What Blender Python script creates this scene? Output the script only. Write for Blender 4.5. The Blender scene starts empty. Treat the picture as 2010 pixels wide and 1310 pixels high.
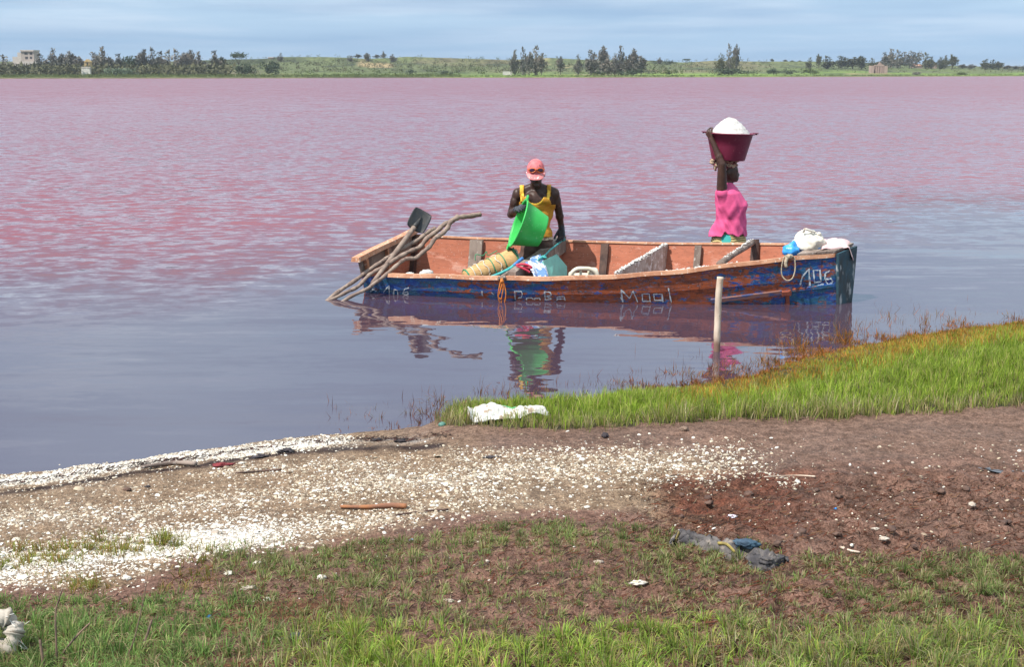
import bpy, bmesh, math, random
import numpy as np
from mathutils import Vector, Matrix, noise as mn
from mathutils.bvhtree import BVHTree
from mathutils.geometry import tessellate_polygon
random.seed(7)
rng = np.random.default_rng(11)
scene = bpy.context.scene
C = scene.collection

# ---------------------------------------------------------------- camera, sky, sun, exposure
F, CX, CY, H = 2660.0, 1005.0, 655.0, 2.2          # focal length in photo pixels, eye height over the lake
PITCH = math.atan((CY - 139.0) / F)
cam_d = bpy.data.cameras.new('camera')
cam_d.sensor_width = 36.0
cam_d.lens = 36.0 * F / 2010.0
cam_d.clip_start, cam_d.clip_end = 0.05, 20000
cam = bpy.data.objects.new('camera', cam_d)
C.objects.link(cam)
cam.location = (0, 0, H)
cam.rotation_euler = (math.pi / 2 - PITCH, 0, 0)
scene.camera = cam

SUN_DIR = Vector((-0.46, -0.34, 0.82)).normalized()   # towards the sun
SUN_EL = math.asin(SUN_DIR.z)
SUN_AZ = math.atan2(SUN_DIR.x, SUN_DIR.y)

world = bpy.data.worlds.new('World')
scene.world = world
world.use_nodes = True
wt = world.node_tree
wt.nodes.clear()
def wn(t, **k):
    n = wt.nodes.new(t)
    for a, v in k.items(): setattr(n, a, v)
    return n
sky = wn('ShaderNodeTexSky', sky_type='NISHITA')
sky.sun_disc = False
sky.sun_elevation = SUN_EL
sky.sun_rotation = SUN_AZ
sky.altitude = 0
sky.air_density = 1.0
sky.dust_density = 0.15
sky.ozone_density = 1.0
tcs = wn('ShaderNodeTexCoord')
lift = wn('ShaderNodeVectorMath', operation='MULTIPLY_ADD')      # look a little higher into the clear part of the sky, everywhere alike
wt.links.new(tcs.outputs['Generated'], lift.inputs[0]); lift.inputs[1].default_value = (1, 1, .85); lift.inputs[2].default_value = (0, 0, .20)
liftn = wn('ShaderNodeVectorMath', operation='NORMALIZE')
wt.links.new(lift.outputs[0], liftn.inputs[0]); wt.links.new(liftn.outputs[0], sky.inputs['Vector'])
hs = wn('ShaderNodeHueSaturation')
hs.inputs['Saturation'].default_value = 1.0
hs.inputs['Value'].default_value = 1.08
wt.links.new(sky.outputs[0], hs.inputs['Color'])
# thin layered cloud, laid out on a high flat deck so that it closes up towards the horizon
tc = wn('ShaderNodeTexCoord')
sep = wn('ShaderNodeSeparateXYZ')
wt.links.new(tc.outputs['Generated'], sep.inputs[0])
def wm(op, a, b=None, clamp=False):
    n = wn('ShaderNodeMath', operation=op, use_clamp=clamp)
    for i, v in enumerate((a, b)):
        if v is None: continue
        if isinstance(v, (int, float)): n.inputs[i].default_value = v
        else: wt.links.new(v, n.inputs[i])
    return n.outputs[0]
zz = wm('ADD', wm('MAXIMUM', sep.outputs[2], 0.0), 0.035)
cmb = wn('ShaderNodeCombineXYZ')
wt.links.new(wm('DIVIDE', sep.outputs[0], zz), cmb.inputs[0])
wt.links.new(wm('DIVIDE', sep.outputs[1], zz), cmb.inputs[1])
def wnoise(scale, detail, rough, off):
    mp = wn('ShaderNodeMapping')
    mp.inputs['Location'].default_value = off
    mp.inputs['Scale'].default_value = scale
    wt.links.new(cmb.outputs[0], mp.inputs[0])
    n = wn('ShaderNodeTexNoise')
    n.inputs['Scale'].default_value = 1.0
    n.inputs['Detail'].default_value = detail
    n.inputs['Roughness'].default_value = rough
    wt.links.new(mp.outputs[0], n.inputs['Vector'])
    return n.outputs['Fac']
def wmap(v, a, b, c, d):
    n = wn('ShaderNodeMapRange', interpolation_type='SMOOTHSTEP')
    wt.links.new(v, n.inputs[0])
    for i, x in enumerate((a, b, c, d)): n.inputs[i + 1].default_value = x
    return n.outputs[0]
cover = wmap(wnoise((0.20, 0.17, 1), 5, 0.5, (3.1, 7.7, 0)), 0.32, 0.60, 0.25, 0.96)
cover = wm('MULTIPLY', cover, wmap(sep.outputs[2], 0.005, 0.08, 0.2, 1.0))
bright = wnoise((0.42, 0.36, 1), 5, 0.55, (9.4, 1.2, 0))
ccol = wn('ShaderNodeMix', data_type='RGBA')
wt.links.new(wmap(bright, 0.42, 0.62, 0, 1), ccol.inputs['Factor'])
ccol.inputs['A'].default_value = (5.3, 6.9, 8.2, 1)
ccol.inputs['B'].default_value = (7.0, 8.1, 9.0, 1)
skymix = wn('ShaderNodeMix', data_type='RGBA')
wt.links.new(cover, skymix.inputs['Factor'])
wt.links.new(hs.outputs[0], skymix.inputs['A'])
wt.links.new(ccol.outputs['Result'], skymix.inputs['B'])
bg = wn('ShaderNodeBackground')
bg.inputs['Strength'].default_value = 0.1
wt.links.new(skymix.outputs['Result'], bg.inputs['Color'])
wo = wn('ShaderNodeOutputWorld')
wt.links.new(bg.outputs[0], wo.inputs[0])

sun_d = bpy.data.lights.new('sun', 'SUN')
sun_d.energy = 4.8
sun_d.angle = math.radians(0.53)
sun_d.color = (1.0, 0.95, 0.87)
sun = bpy.data.objects.new('sun', sun_d)
C.objects.link(sun)
sun.rotation_euler = SUN_DIR.to_track_quat('Z', 'Y').to_euler()
sun.location = (-20, -15, 40)

scene.view_settings.view_transform = 'Standard'
scene.view_settings.look = 'None'
scene.view_settings.exposure = 0.36
scene.view_settings.gamma = 1.0
scene.view_settings.use_curve_mapping = False
scene.cycles.max_bounces = 6
scene.cycles.transparent_max_bounces = 8
scene.cycles.caustics_reflective = False

# ---------------------------------------------------------------- helpers: photo measurements to places
SP, CP = math.sin(PITCH), math.cos(PITCH)
def ray(x, y):
    a, b = (x - CX) / F, -(y - CY) / F
    return Vector((a, CP + b * SP, -SP + b * CP))
def at_z(x, y, z=0.0):
    d = ray(x, y); t = (z - H) / d.z
    return Vector((d.x * t, d.y * t, z))
def at_Y(x, y, Y):
    d = ray(x, y); t = Y / d.y
    return Vector((d.x * t, Y, H + d.z * t))
def X_at(x, Y, z=0.2):
    dep = Y * CP - (z - H) * SP
    return (x - CX) / F * dep
def proj(X, Y, Z):
    dz = Z - H
    dep = Y * CP - dz * SP
    dep = np.where(np.abs(dep) < .05, .05, dep) if isinstance(dep, np.ndarray) else dep
    up = Y * SP + dz * CP
    return CX + F * X / dep, CY - F * up / dep

def _h(ix, iy, s):
    n = (ix * 374761393 + iy * 668265263 + s * 1274126177) & 0xffffffff
    n = ((n ^ (n >> 13)) * 1103515245) & 0xffffffff
    n = ((n ^ (n >> 15)) * 2246822519) & 0xffffffff
    return ((n ^ (n >> 16)) & 0xffffff) / 16777215.0
def vnoise(x, y, s=0):
    x = np.asarray(x, float); y = np.asarray(y, float)
    ix = np.floor(x).astype(np.int64); iy = np.floor(y).astype(np.int64)
    fx, fy = x - ix, y - iy
    fx = fx * fx * (3 - 2 * fx); fy = fy * fy * (3 - 2 * fy)
    a, b, c, d = _h(ix, iy, s), _h(ix + 1, iy, s), _h(ix, iy + 1, s), _h(ix + 1, iy + 1, s)
    return a + (b - a) * fx + (c - a) * fy + (a - b - c + d) * fx * fy
def fbm(x, y, s=0, o=4):
    v, a, t = 0.0, 0.5, 0.0
    for k in range(o):
        v = v + a * vnoise(x * 2 ** k + 17.3 * k, y * 2 ** k + 5.1 * k, s + k); t += a; a *= 0.5
    return v / t
def sstep(a, b, v):
    t = np.clip((v - a) / (b - a), 0, 1); return t * t * (3 - 2 * t)

# ---------------------------------------------------------------- helpers: objects
def wloc(o):
    v = Vector((0, 0, 0))
    while o is not None: v += o.location; o = o.parent
    return v
def tag(o, label=None, cat=None, group=None, kind=None):
    if label: o['label'] = label
    if cat: o['category'] = cat
    if group: o['group'] = group
    if kind: o['kind'] = kind
    return o
def thing(name, loc, label, cat, group=None):
    o = bpy.data.objects.new(name, None)
    o.empty_display_size = 0.1
    o.location = loc
    C.objects.link(o)
    return tag(o, label, cat, group)
class MB:
    """collects verts and faces in world space; build() links them as one mesh object"""
    def __init__(s): s.v, s.f, s.m, s.cur = [], [], [], 0
    def add(s, vs, fs):
        n = len(s.v)
        s.v.extend([tuple(p) for p in vs])
        for f in fs: s.f.append(tuple(i + n for i in f)); s.m.append(s.cur)
        return s
    def box(s, c, ax, ay, az):
        c, ax, ay, az = map(Vector, (c, ax, ay, az))
        vs = [c + i * ax + j * ay + k * az for i in (-1, 1) for j in (-1, 1) for k in (-1, 1)]
        return s.add(vs, [(0, 1, 3, 2), (4, 6, 7, 5), (0, 4, 5, 1), (2, 3, 7, 6), (0, 2, 6, 4), (1, 5, 7, 3)])
    def tube(s, pts, rad, n=8, cap=True, jit=0.0, flat=1.0):
        pts = [Vector(p) for p in pts]
        if isinstance(rad, (int, float)): rad = [rad] * len(pts)
        vs, fs, up = [], [], None
        for i, p in enumerate(pts):
            t = (pts[min(i + 1, len(pts) - 1)] - pts[max(i - 1, 0)]).normalized()
            if up is None: up = Vector((0, 0, 1)) if abs(t.z) < .9 else Vector((1, 0, 0))
            a = (up - t * up.dot(t))
            a = a.normalized() if a.length > 1e-5 else t.orthogonal().normalized()
            up = a
            b = t.cross(a)
            for k in range(n):
                q = 2 * math.pi * k / n
                r = rad[i] * (1 + jit * (random.random() - .5))
                vs.append(p + a * (math.cos(q) * r) + b * (math.sin(q) * r * flat))
        for i in range(len(pts) - 1):
            for k in range(n):
                k2 = (k + 1) % n
                fs.append((i * n + k, i * n + k2, (i + 1) * n + k2, (i + 1) * n + k))
        if cap:
            fs.append(tuple(range(n - 1, -1, -1)))
            fs.append(tuple((len(pts) - 1) * n + k for k in range(n)))
        return s.add(vs, fs)
    def rings(s, rs, closed=True, cap=True):
        n = len(rs[0]); vs = [p for r in rs for p in r]; fs = []
        for i in range(len(rs) - 1):
            for k in range(n if closed else n - 1):
                k2 = (k + 1) % n
                fs.append((i * n + k, i * n + k2, (i + 1) * n + k2, (i + 1) * n + k))
        if cap:
            fs.append(tuple(range(n - 1, -1, -1)))
            fs.append(tuple((len(rs) - 1) * n + k for k in range(n)))
        return s.add(vs, fs)
    def build(s, name, mat, parent=None, smooth=False, origin=None, sub=0):
        o0 = wloc(parent) if parent is not None else Vector(origin if origin is not None else (0, 0, 0))
        me = bpy.data.meshes.new(name)
        me.from_pydata([tuple(Vector(p) - o0) for p in s.v], [], s.f)
        mats = mat if isinstance(mat, (list, tuple)) else [mat]
        for m in mats: me.materials.append(m)
        if len(mats) > 1: me.polygons.foreach_set('material_index', s.m)
        bm = bmesh.new(); bm.from_mesh(me)
        bmesh.ops.recalc_face_normals(bm, faces=bm.faces)
        bm.to_mesh(me); bm.free()
        if smooth: me.polygons.foreach_set('use_smooth', [True] * len(me.polygons))
        o = bpy.data.objects.new(name, me)
        C.objects.link(o)
        if parent is not None: o.parent = parent
        else: o.location = o0
        if sub:
            md = o.modifiers.new('subdiv', 'SUBSURF'); md.levels = sub; md.render_levels = sub
        return o
def catmull(P, n=6):
    P = [Vector(p) for p in P]; out = []
    for i in range(len(P) - 1):
        a, b, c, d = P[max(i - 1, 0)], P[i], P[i + 1], P[min(i + 2, len(P) - 1)]
        for k in range(n):
            t = k / n
            out.append(0.5 * ((2 * b) + (c - a) * t + (2 * a - 5 * b + 4 * c - d) * t * t + (3 * b - a - 3 * c + d) * t ** 3))
    out.append(P[-1])
    return out
def lerps(v0, v1, n): return [v0 + (v1 - v0) * i / (n - 1) for i in range(n)]
def numpy_mesh(name, V, loops, starts, mat, cols=None, smooth=False):
    """fast mesh from flat arrays; cols = per-vertex colour attribute 'col'"""
    me = bpy.data.meshes.new(name)
    me.vertices.add(len(V)); me.vertices.foreach_set('co', np.ascontiguousarray(V, np.float32).ravel())
    me.loops.add(len(loops)); me.loops.foreach_set('vertex_index', np.ascontiguousarray(loops, np.int32))
    me.polygons.add(len(starts)); me.polygons.foreach_set('loop_start', np.ascontiguousarray(starts, np.int32))
    if cols is not None:
        at = me.attributes.new('col', 'FLOAT_COLOR', 'POINT')
        c4 = np.ones((len(V), 4), np.float32); c4[:, :cols.shape[1]] = cols
        at.data.foreach_set('color', c4.ravel())
    me.materials.append(mat)
    me.update(calc_edges=True)
    if smooth: me.polygons.foreach_set('use_smooth', np.ones(len(starts), bool))
    o = bpy.data.objects.new(name, me)
    C.objects.link(o)
    return o
def grid_mesh(name, X, Y, Z, mat, cols=None):
    ny, nx = X.shape
    V = np.stack([X, Y, Z], -1).reshape(-1, 3)
    i = np.arange((ny - 1) * (nx - 1)); r, c = i // (nx - 1), i % (nx - 1)
    q = np.stack([r * nx + c, r * nx + c + 1, (r + 1) * nx + c + 1, (r + 1) * nx + c], -1)
    return numpy_mesh(name, V, q.ravel(), np.arange(len(q)) * 4, mat, None if cols is None else cols.reshape(-1, cols.shape[-1]), True)

# ---------------------------------------------------------------- helpers: materials
class NT:
    def __init__(s, name):
        s.m = bpy.data.materials.new(name); s.m.use_nodes = True
        s.t = s.m.node_tree; s.b = s.t.nodes['Principled BSDF']; s.out = s.t.nodes['Material Output']
    def n(s, t, **k):
        x = s.t.nodes.new(t)
        for a, v in k.items(): setattr(x, a, v)
        return x
    def l(s, a, b): s.t.links.new(a, b)
    def setv(s, sock, v):
        if isinstance(v, bpy.types.NodeSocket): s.l(v, sock)
        else: sock.default_value = v
    def math(s, op, a, b=0.0, clamp=False):
        x = s.n('ShaderNodeMath', operation=op, use_clamp=clamp)
        s.setv(x.inputs[0], a); s.setv(x.inputs[1], b)
        return x.outputs[0]
    def coords(s, kind='Object', scale=(1, 1, 1), loc=(0, 0, 0)):
        if kind == 'World': c = s.n('ShaderNodeNewGeometry').outputs['Position']
        else: c = s.n('ShaderNodeTexCoord').outputs[kind]
        mp = s.n('ShaderNodeMapping'); s.l(c, mp.inputs[0])
        mp.inputs['Scale'].default_value = scale; mp.inputs['Location'].default_value = loc
        return mp.outputs[0]
    def noise(s, vec, scale=5, detail=4, rough=.55, out='Fac', dist=0.0):
        x = s.n('ShaderNodeTexNoise'); s.l(vec, x.inputs['Vector'])
        x.inputs['Scale'].default_value = scale; x.inputs['Detail'].default_value = detail
        x.inputs['Roughness'].default_value = rough; x.inputs['Distortion'].default_value = dist
        return x.outputs[out]
    def map(s, v, a, b, c=0.0, d=1.0, smooth=True):
        x = s.n('ShaderNodeMapRange', interpolation_type='SMOOTHSTEP' if smooth else 'LINEAR')
        s.setv(x.inputs[0], v)
        for i, q in enumerate((a, b, c, d)): s.setv(x.inputs[i + 1], q)
        return x.outputs[0]
    def mix(s, f, a, b, mode='MIX'):
        x = s.n('ShaderNodeMix', data_type='RGBA', blend_type=mode)
        s.setv(x.inputs['Factor'], f)
        for k, v in (('A', a), ('B', b)):
            if isinstance(v, (tuple, list)): v = tuple(v)[:3] + (1,)
            s.setv(x.inputs[k], v)
        return x.outputs['Result']
    def attr(s, name='col', out='Color'):
        x = s.n('ShaderNodeAttribute'); x.attribute_name = name
        return x.outputs[out]
    def bump(s, h, strength=.3, dist=.01):
        x = s.n('ShaderNodeBump'); s.l(h, x.inputs['Height'])
        x.inputs['Strength'].default_value = strength; x.inputs['Distance'].default_value = dist
        s.l(x.outputs[0], s.b.inputs['Normal'])
    def base(s, c): s.setv(s.b.inputs['Base Color'], tuple(c)[:3] + (1,) if isinstance(c, (tuple, list)) else c)
    def rough(s, v): s.setv(s.b.inputs['Roughness'], v)
def M(name, c1, c2=None, scale=6, lo=.4, hi=.65, rough=.8, bump=0.0, bscale=40, bdist=.005, stretch=(1, 1, 1), c3=None, scale3=25, hi3=.7, spec=.5, kind='Object'):
    t = NT(name)
    v = t.coords(kind, stretch)
    c2 = c2 or tuple(x * .72 for x in c1)
    col = t.mix(t.map(t.noise(v, scale, 5, .6), lo, hi), c1, c2)
    if c3: col = t.mix(t.map(t.noise(v, scale3, 4, .6), hi3 - .12, hi3), col, c3)
    t.base(col); t.rough(rough)
    t.b.inputs['Specular IOR Level'].default_value = spec
    if bump: t.bump(t.noise(v, bscale, 5, .6), bump, bdist)
    return t.m
# ---------------------------------------------------------------- ground
SHORE_PX = [(-1200, 1090), (-500, 1000), (0, 934), (120, 920), (230, 905), (330, 893), (450, 884), (560, 868), (650, 860), (760, 850), (830, 843), (870, 820),
            (905, 803), (1000, 797), (1130, 790), (1250, 772), (1330, 762), (1400, 752), (1480, 738), (1560, 712), (1650, 690),
            (1780, 668), (1900, 650), (2010, 638), (2400, 595), (3200, 540)]
SHORE = [at_z(x, y, 0.0) for x, y in SHORE_PX]
SX = np.array([-80.] + [p.x for p in SHORE] + [60.]); SY = np.array([-6.] + [p.y for p in SHORE] + [34.])
def shore_y(X): return np.interp(X, SX, SY)
def rough_amt(px, py):
    """how broken up the mud is, from the photo's layout"""
    a = sstep(905, 960, py + 0 * px) * sstep(1150, 1400, px) * 1.0
    b = sstep(1075, 1130, py) * sstep(600, 800, px)
    return np.clip(0.25 + np.maximum(a, b), 0, 1.2)
def ground_h(X, Y):
    X = np.asarray(X, float); Y = np.asarray(Y, float)
    wig = (fbm(X * 1.3, Y * 1.3, 3, 3) - .5) * .35 + (fbm(X * 6, Y * 6, 5, 3) - .5) * .1
    d = (shore_y(X) + wig * sstep(-.6, .2, 1 - np.abs(shore_y(X) - Y)) - Y)
    land = .16 * (1 - np.exp(-np.maximum(d, 0) / 1.1)) + .02 * sstep(0, .12, d)
    land = land + .035 * (fbm(X * .9, Y * .9, 8, 3) - .5) * sstep(0, .8, d)
    px, py = proj(X, np.maximum(Y, 1.5), 0.15)
    r = rough_amt(px, py) * sstep(.05, .3, d)
    n1 = np.abs(fbm(X * 5, Y * 5, 21, 3) - .5) * 2
    n2 = 1 - np.abs(fbm(X * 13, Y * 13, 31, 3) - .5) * 2
    n3 = fbm(X * 34, Y * 34, 41, 2) - .5
    land = land + r * (.055 * (n1 - .3) + .036 * (n2 - .75) + .016 * n3) + .004 * n3
    return np.where(d > 0, land, np.maximum(-.55, .15 * d))
def gp(x, y, dz=0.0):
    z = .15
    for _ in range(8):
        p = at_z(x, y, z); z = float(ground_h(p.x, p.y)) + dz
    return at_z(x, y, z)

def pline(px, py, pts, sy=2.6):
    """distance in photo pixels to a polyline, heights weighted for foreshortening"""
    best = np.full(np.shape(px), 1e9)
    for (x0, y0), (x1, y1) in zip(pts[:-1], pts[1:]):
        dx, dy = x1 - x0, (y1 - y0) * sy
        t = np.clip(((px - x0) * dx + (py - y0) * sy * dy) / (dx * dx + dy * dy + 1e-9), 0, 1)
        best = np.minimum(best, np.hypot(px - x0 - t * dx, (py - y0) * sy - t * dy))
    return best
def above(px, py, pts):
    """>0 where the point lies below (nearer than) the line in the photo"""
    return py - np.interp(px, [p[0] for p in pts], [p[1] for p in pts])
SHELL_LINES = [
    ([(-400, 1150), (0, 1128), (150, 1115), (350, 1082), (480, 1062)], 95, .9),
    ([(330, 1085), (600, 1045), (850, 1012), (960, 985)], 62, .5),
    ([(640, 965), (900, 950), (1150, 928), (1400, 925)], 95, .40),
    ([(900, 905), (1200, 900), (1350, 915)], 40, .35),
    ([(-400, 972), (0, 926), (120, 909), (230, 893), (330, 882), (450, 873), (560, 860), (660, 852)], 38, 1.3),
    ([(0, 1020), (250, 1015), (520, 985), (700, 960)], 60, .38),
    ([(450, 925), (620, 915), (800, 905)], 40, .35),
    ([(1380, 960), (1500, 950), (1560, 965)], 25, .35)]
def shell_density(X, Y):
    px, py = proj(X, Y, .12)
    n = fbm(X * 2.2, Y * 3.5, 61, 4)
    d = np.zeros(np.shape(px))
    for pts, w, s in SHELL_LINES:
        d = np.maximum(d, s * np.exp(-(pline(px, py, pts) / w) ** 2))
    d = np.maximum(d, .075 * sstep(905, 925, py) * sstep(1350, 1100, px))
    d = np.maximum(d, .012 * sstep(850, 880, py) * sstep(1120, 1080, py))
    return np.clip(d * (.25 + 1.5 * n), 0, 1), px, py
FG_TOP = [(-400, 1150), (0, 1168), (230, 1172), (300, 1150), (350, 1110), (450, 1090), (600, 1085), (760, 1050), (950, 1022), (1200, 1015), (1300, 1040), (1560, 1085), (2010, 1080), (2400, 1080)]
def soil(X, Y, Z):
    sd, px, py = shell_density(X, Y)
    d = shore_y(X) - Y
    n1, n2 = fbm(X * 1.6, Y * 2.4, 71, 4), fbm(X * 7, Y * 11, 81, 4)
    sand = np.array([.32, .22, .145]); mud = np.array([.225, .125, .092]); track = np.array([.235, .142, .105])
    red = np.array([.165, .055, .032]); weed = np.array([.05, .027, .022]); shell = np.array([.66, .60, .52]); wet = np.array([.10, .075, .07])
    def mx(a, b, t): return a + (b - a) * np.clip(t, 0, 1)[..., None]
    c = np.broadcast_to(sand, X.shape + (3,)).copy()
    c = c * (.8 + .4 * n2)[..., None]
    c = mx(c, track * (.85 + .3 * n2)[..., None], sstep(700, 1050, px - (py - 860) * 1.5 + (n1 - .5) * 300) * sstep(925, 880, py + (n2 - .5) * 30))
    c = mx(c, track * .9, sstep(1250, 1500, px + (n1 - .5) * 400))
    redz = sstep(930, 965, py - (px - 1300) * -.03) * sstep(1180, 1290, px + (n1 - .5) * 250) * sstep(1130, 1040, py)
    c = mx(c, red * (.7 + .6 * n2)[..., None], redz * sstep(1850, 1500, px) * (.35 + .9 * n2))
    c = mx(c, mud * (.75 + .5 * n2)[..., None], sstep(890, 950, py + (n2 - .5) * 60) * sstep(1480, 1700, px + (n1 - .5) * 200))
    ruts = fbm(X * .9 + Y * .5, Y * 8 - X * .8, 99, 3)
    c = c * (1 + (ruts - .5) * .7 * sstep(900, 1150, px) * sstep(960, 900, py))[..., None]
    fg = sstep(-8, 12, above(px, py, FG_TOP) + (n2 - .5) * 40)
    c = mx(c, mud * (.8 + .45 * n2)[..., None], fg)
    c = mx(c, np.array([.19, .085, .045]), fg * sstep(.52, .62, fbm(X * 3, Y * 4, 93, 3)) * sstep(820, 600, px) * sstep(1180, 1220, py))
    wk = np.exp(-(pline(px, py, [(-400, 1005), (0, 960), (230, 922), (420, 901), (560, 882), (680, 873), (860, 879)]) / 18) ** 2) * (.2 + 1.2 * n2)
    c = mx(c, weed, wk * 1.3)
    c = mx(c, np.array([.45, .42, .40]), np.exp(-(pline(px, py, [(560, 862), (700, 860), (830, 853)]) / 22) ** 2) * sstep(.4, .6, n2))
    c = mx(c, wet, sstep(.10, 0.0, d) * .8)
    c = c * (1 - .3 * np.clip(rough_amt(px, py), 0, 1) * sstep(.52, .36, fbm(X * 9, Y * 9, 97, 3)))[..., None]  # crevice shade put into the soil colour where the mud is broken
    c = mx(c, shell, sstep(.3, 1.0, sd) * .85)
    gr = sstep(.0, .15, d) * (spit_mask(X, Y) > .9)
    c = mx(c, np.array([.07, .06, .03]), gr)
    return c * .92
SPIT_LOW = [(868, 838), (900, 850), (1000, 858), (1200, 862), (1350, 848), (1450, 850), (1700, 845), (1850, 835), (2010, 826), (2600, 800)]
def spit_mask(X, Y):
    px, py = proj(X, Y, .08)
    n = (fbm(X * 3, Y * 3, 103, 3) - .5) * 18 + (fbm(X * 14, Y * 14, 107, 2) - .5) * 14
    d = shore_y(X) - Y
    return sstep(6, -6, above(px, py, SPIT_LOW) + n) * sstep(850, 885, px) * sstep(-.04, .1, d)

t = NT('shore_soil')
v = t.coords('World')
col = t.attr('col')
fine = t.noise(v, 90, 5, .65)
col = t.mix(1.0, col, t.mix(t.map(fine, .3, .7), (.50, .48, .46), (1.45, 1.45, 1.45)), 'MULTIPLY')
med = t.noise(v, 22, 6, .68)
col = t.mix(1.0, col, t.mix(t.map(med, .36, .62), (.62, .58, .56), (1.22, 1.22, 1.22)), 'MULTIPLY')
grit = t.map(t.noise(v, 230, 2, .5), .64, .70)
col = t.mix(t.math('MULTIPLY', grit, .25), col, (.5, .38, .26))
t.base(col)
t.rough(t.map(t.noise(v, 3, 3), .35, .65, .62, .95))
hgt = t.math('ADD', t.noise(v, 45, 6, .65), t.math('MULTIPLY', fine, .5))
t.bump(t.math('ADD', hgt, t.math('MULTIPLY', med, .8)), 1.0, .018)
t.b.inputs['Specular IOR Level'].default_value = .25
MAT_SOIL = t.m

def spaced(a, b, step, lo, hi, k=14):
    core = np.arange(a, b, step)
    L = a - (np.geomspace(1, 1 + a - lo, k) - 1)[1:][::-1]
    R = b + (np.geomspace(1, 1 + hi - b, k) - 1)
    return np.concatenate([L, core, R])
gx = spaced(-3.9, 4.9, .02, -60, 50); gy = spaced(3.6, 11.0, .02, -25, 22)
GX, GY = np.meshgrid(gx, gy)
GZ = ground_h(GX, GY)
ground = grid_mesh('ground', GX, GY, GZ, MAT_SOIL, soil(GX, GY, GZ))
tag(ground, 'muddy sandy lake shore', kind='structure')

# ---------------------------------------------------------------- the boat's plan (needed for the hole in the water)
NEAR_PX = [(712, 542, 13.45), (770, 541, 13.33), (860, 543, 13.2), (1000, 547, 12.98), (1150, 546, 12.84), (1300, 537, 12.76), (1400, 526, 12.73), (1480, 516, 12.72), (1560, 508, 12.73), (1642, 501, 12.79)]
FAR_PX = [(815, 462, 14.72), (870, 465, 14.68), (940, 468, 14.6), (1110, 473, 14.42), (1300, 478, 14.15), (1480, 479, 13.75), (1600, 481, 13.35), (1676, 486, 13.02)]
NS = 49
def rail(P):
    c = catmull([at_Y(*p) for p in P], 10)
    L = np.cumsum([0] + [(c[i + 1] - c[i]).length for i in range(len(c) - 1)])
    s = np.linspace(0, L[-1], NS)
    A = np.array([tuple(q) for q in c])
    return [Vector((np.interp(q, L, A[:, 0]), np.interp(q, L, A[:, 1]), np.interp(q, L, A[:, 2]))) for q in s]
NEAR, FAR = rail(NEAR_PX), rail(FAR_PX)
FLOOR_Z = -.24
def hull_pt(i, side, tt, off=0.0):
    """tt 0 gunwale .. 1 chine; off = thickness outwards"""
    a, b = (NEAR[i], FAR[i]) if side < 0 else (FAR[i], NEAR[i])
    inn = (b - a); inn.z = 0; w = inn.length; inn.normalize()
    lean = min(.22, .27 * w)
    z = a.z + (FLOOR_Z - .04 - a.z) * tt
    bul = .025 * math.sin(math.pi * min(1, tt)) * min(1, w)
    p = a + inn * (lean * tt - bul - off)
    return Vector((p.x, p.y, z))
def hull_z(i, side, z, off=0.0):
    a = NEAR[i] if side < 0 else FAR[i]
    return hull_pt(i, side, (z - a.z) / (FLOOR_Z - .04 - a.z), off)
hole = [hull_z(i, -1, 0, -.008) for i in range(NS)] + [hull_z(i, 1, 0, -.008) for i in range(NS - 1, -1, -1)]
# ---------------------------------------------------------------- lake
outer = [Vector(p) for p in ((-2500, -3, 0), (2500, -3, 0), (2500, 1700, 0), (-2500, 1700, 0))]
hole = [Vector((p.x, p.y, 0)) for p in hole]
tris = tessellate_polygon([outer, hole])
me = bpy.data.meshes.new('lake_water')
me.from_pydata([tuple(p) for p in outer + hole], [], [tuple(q) for q in tris])
bm = bmesh.new(); bm.from_mesh(me)
bmesh.ops.recalc_face_normals(bm, faces=bm.faces)
if sum(f.normal.z * f.calc_area() for f in bm.faces) < 0: bmesh.ops.reverse_faces(bm, faces=bm.faces)
bm.to_mesh(me); bm.free()
t = NT('lake_water')
pos = t.coords('World')
sepn = t.n('ShaderNodeSeparateXYZ'); t.l(pos, sepn.inputs[0])
px_, py_ = sepn.outputs[0], sepn.outputs[1]
big = t.noise(t.coords('World', (.35, .16, 1)), 1.0, 4, .6)
# the wind reaches the open lake, the strip along the bank lies in the lee
edge = t.math('SUBTRACT', t.math('SUBTRACT', py_, 16.0), t.math('MULTIPLY', px_, .62))
edge = t.math('ADD', edge, t.math('MULTIPLY', t.math('SUBTRACT', big, .5), 9.0))
wind = t.map(edge, -3.4, 2.6, 0, 1)
def slope(scale, vec, detail):
    c = t.noise(t.coords('World', vec), scale, detail, .6, 'Color')
    s = t.n('ShaderNodeVectorMath', operation='SUBTRACT'); t.l(c, s.inputs[0]); s.inputs[1].default_value = (.5, .5, .5)
    return s.outputs[0]
def vscale(vv, k):
    s = t.n('ShaderNodeVectorMath', operation='SCALE'); t.l(vv, s.inputs[0]); t.setv(s.inputs['Scale'], k)
    return s.outputs[0]
def vadd(a, b):
    s = t.n('ShaderNodeVectorMath', operation='ADD'); t.l(a, s.inputs[0]); t.l(b, s.inputs[1])
    return s.outputs[0]
gust = t.map(t.noise(t.coords('World', (.10, .05, 1)), 1.0, 3, .5), .3, .7, .75, 1.25)
chop = vscale(slope(4.3, (.8, 1.1, 1), 3.0), t.math('MULTIPLY', t.math('MULTIPLY', wind, gust), 1.05))
swell = vscale(slope(1.0, (.8, 3.6, 1), 4.5), t.map(t.noise(t.coords('World', (.5, .8, 1)), 1.0, 2), .35, .65, .08, .20))
slow = vscale(slope(1.0, (.22, 1.1, 1), 3.0), .085)
tiny = vscale(slope(9.0, (1, 1.8, 1), 2.0), .028)
longw = vscale(slope(.85, (.7, 1.2, 1), 3.0), t.math('MULTIPLY', wind, t.map(py_, 25, 110, .0, .75)))
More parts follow.
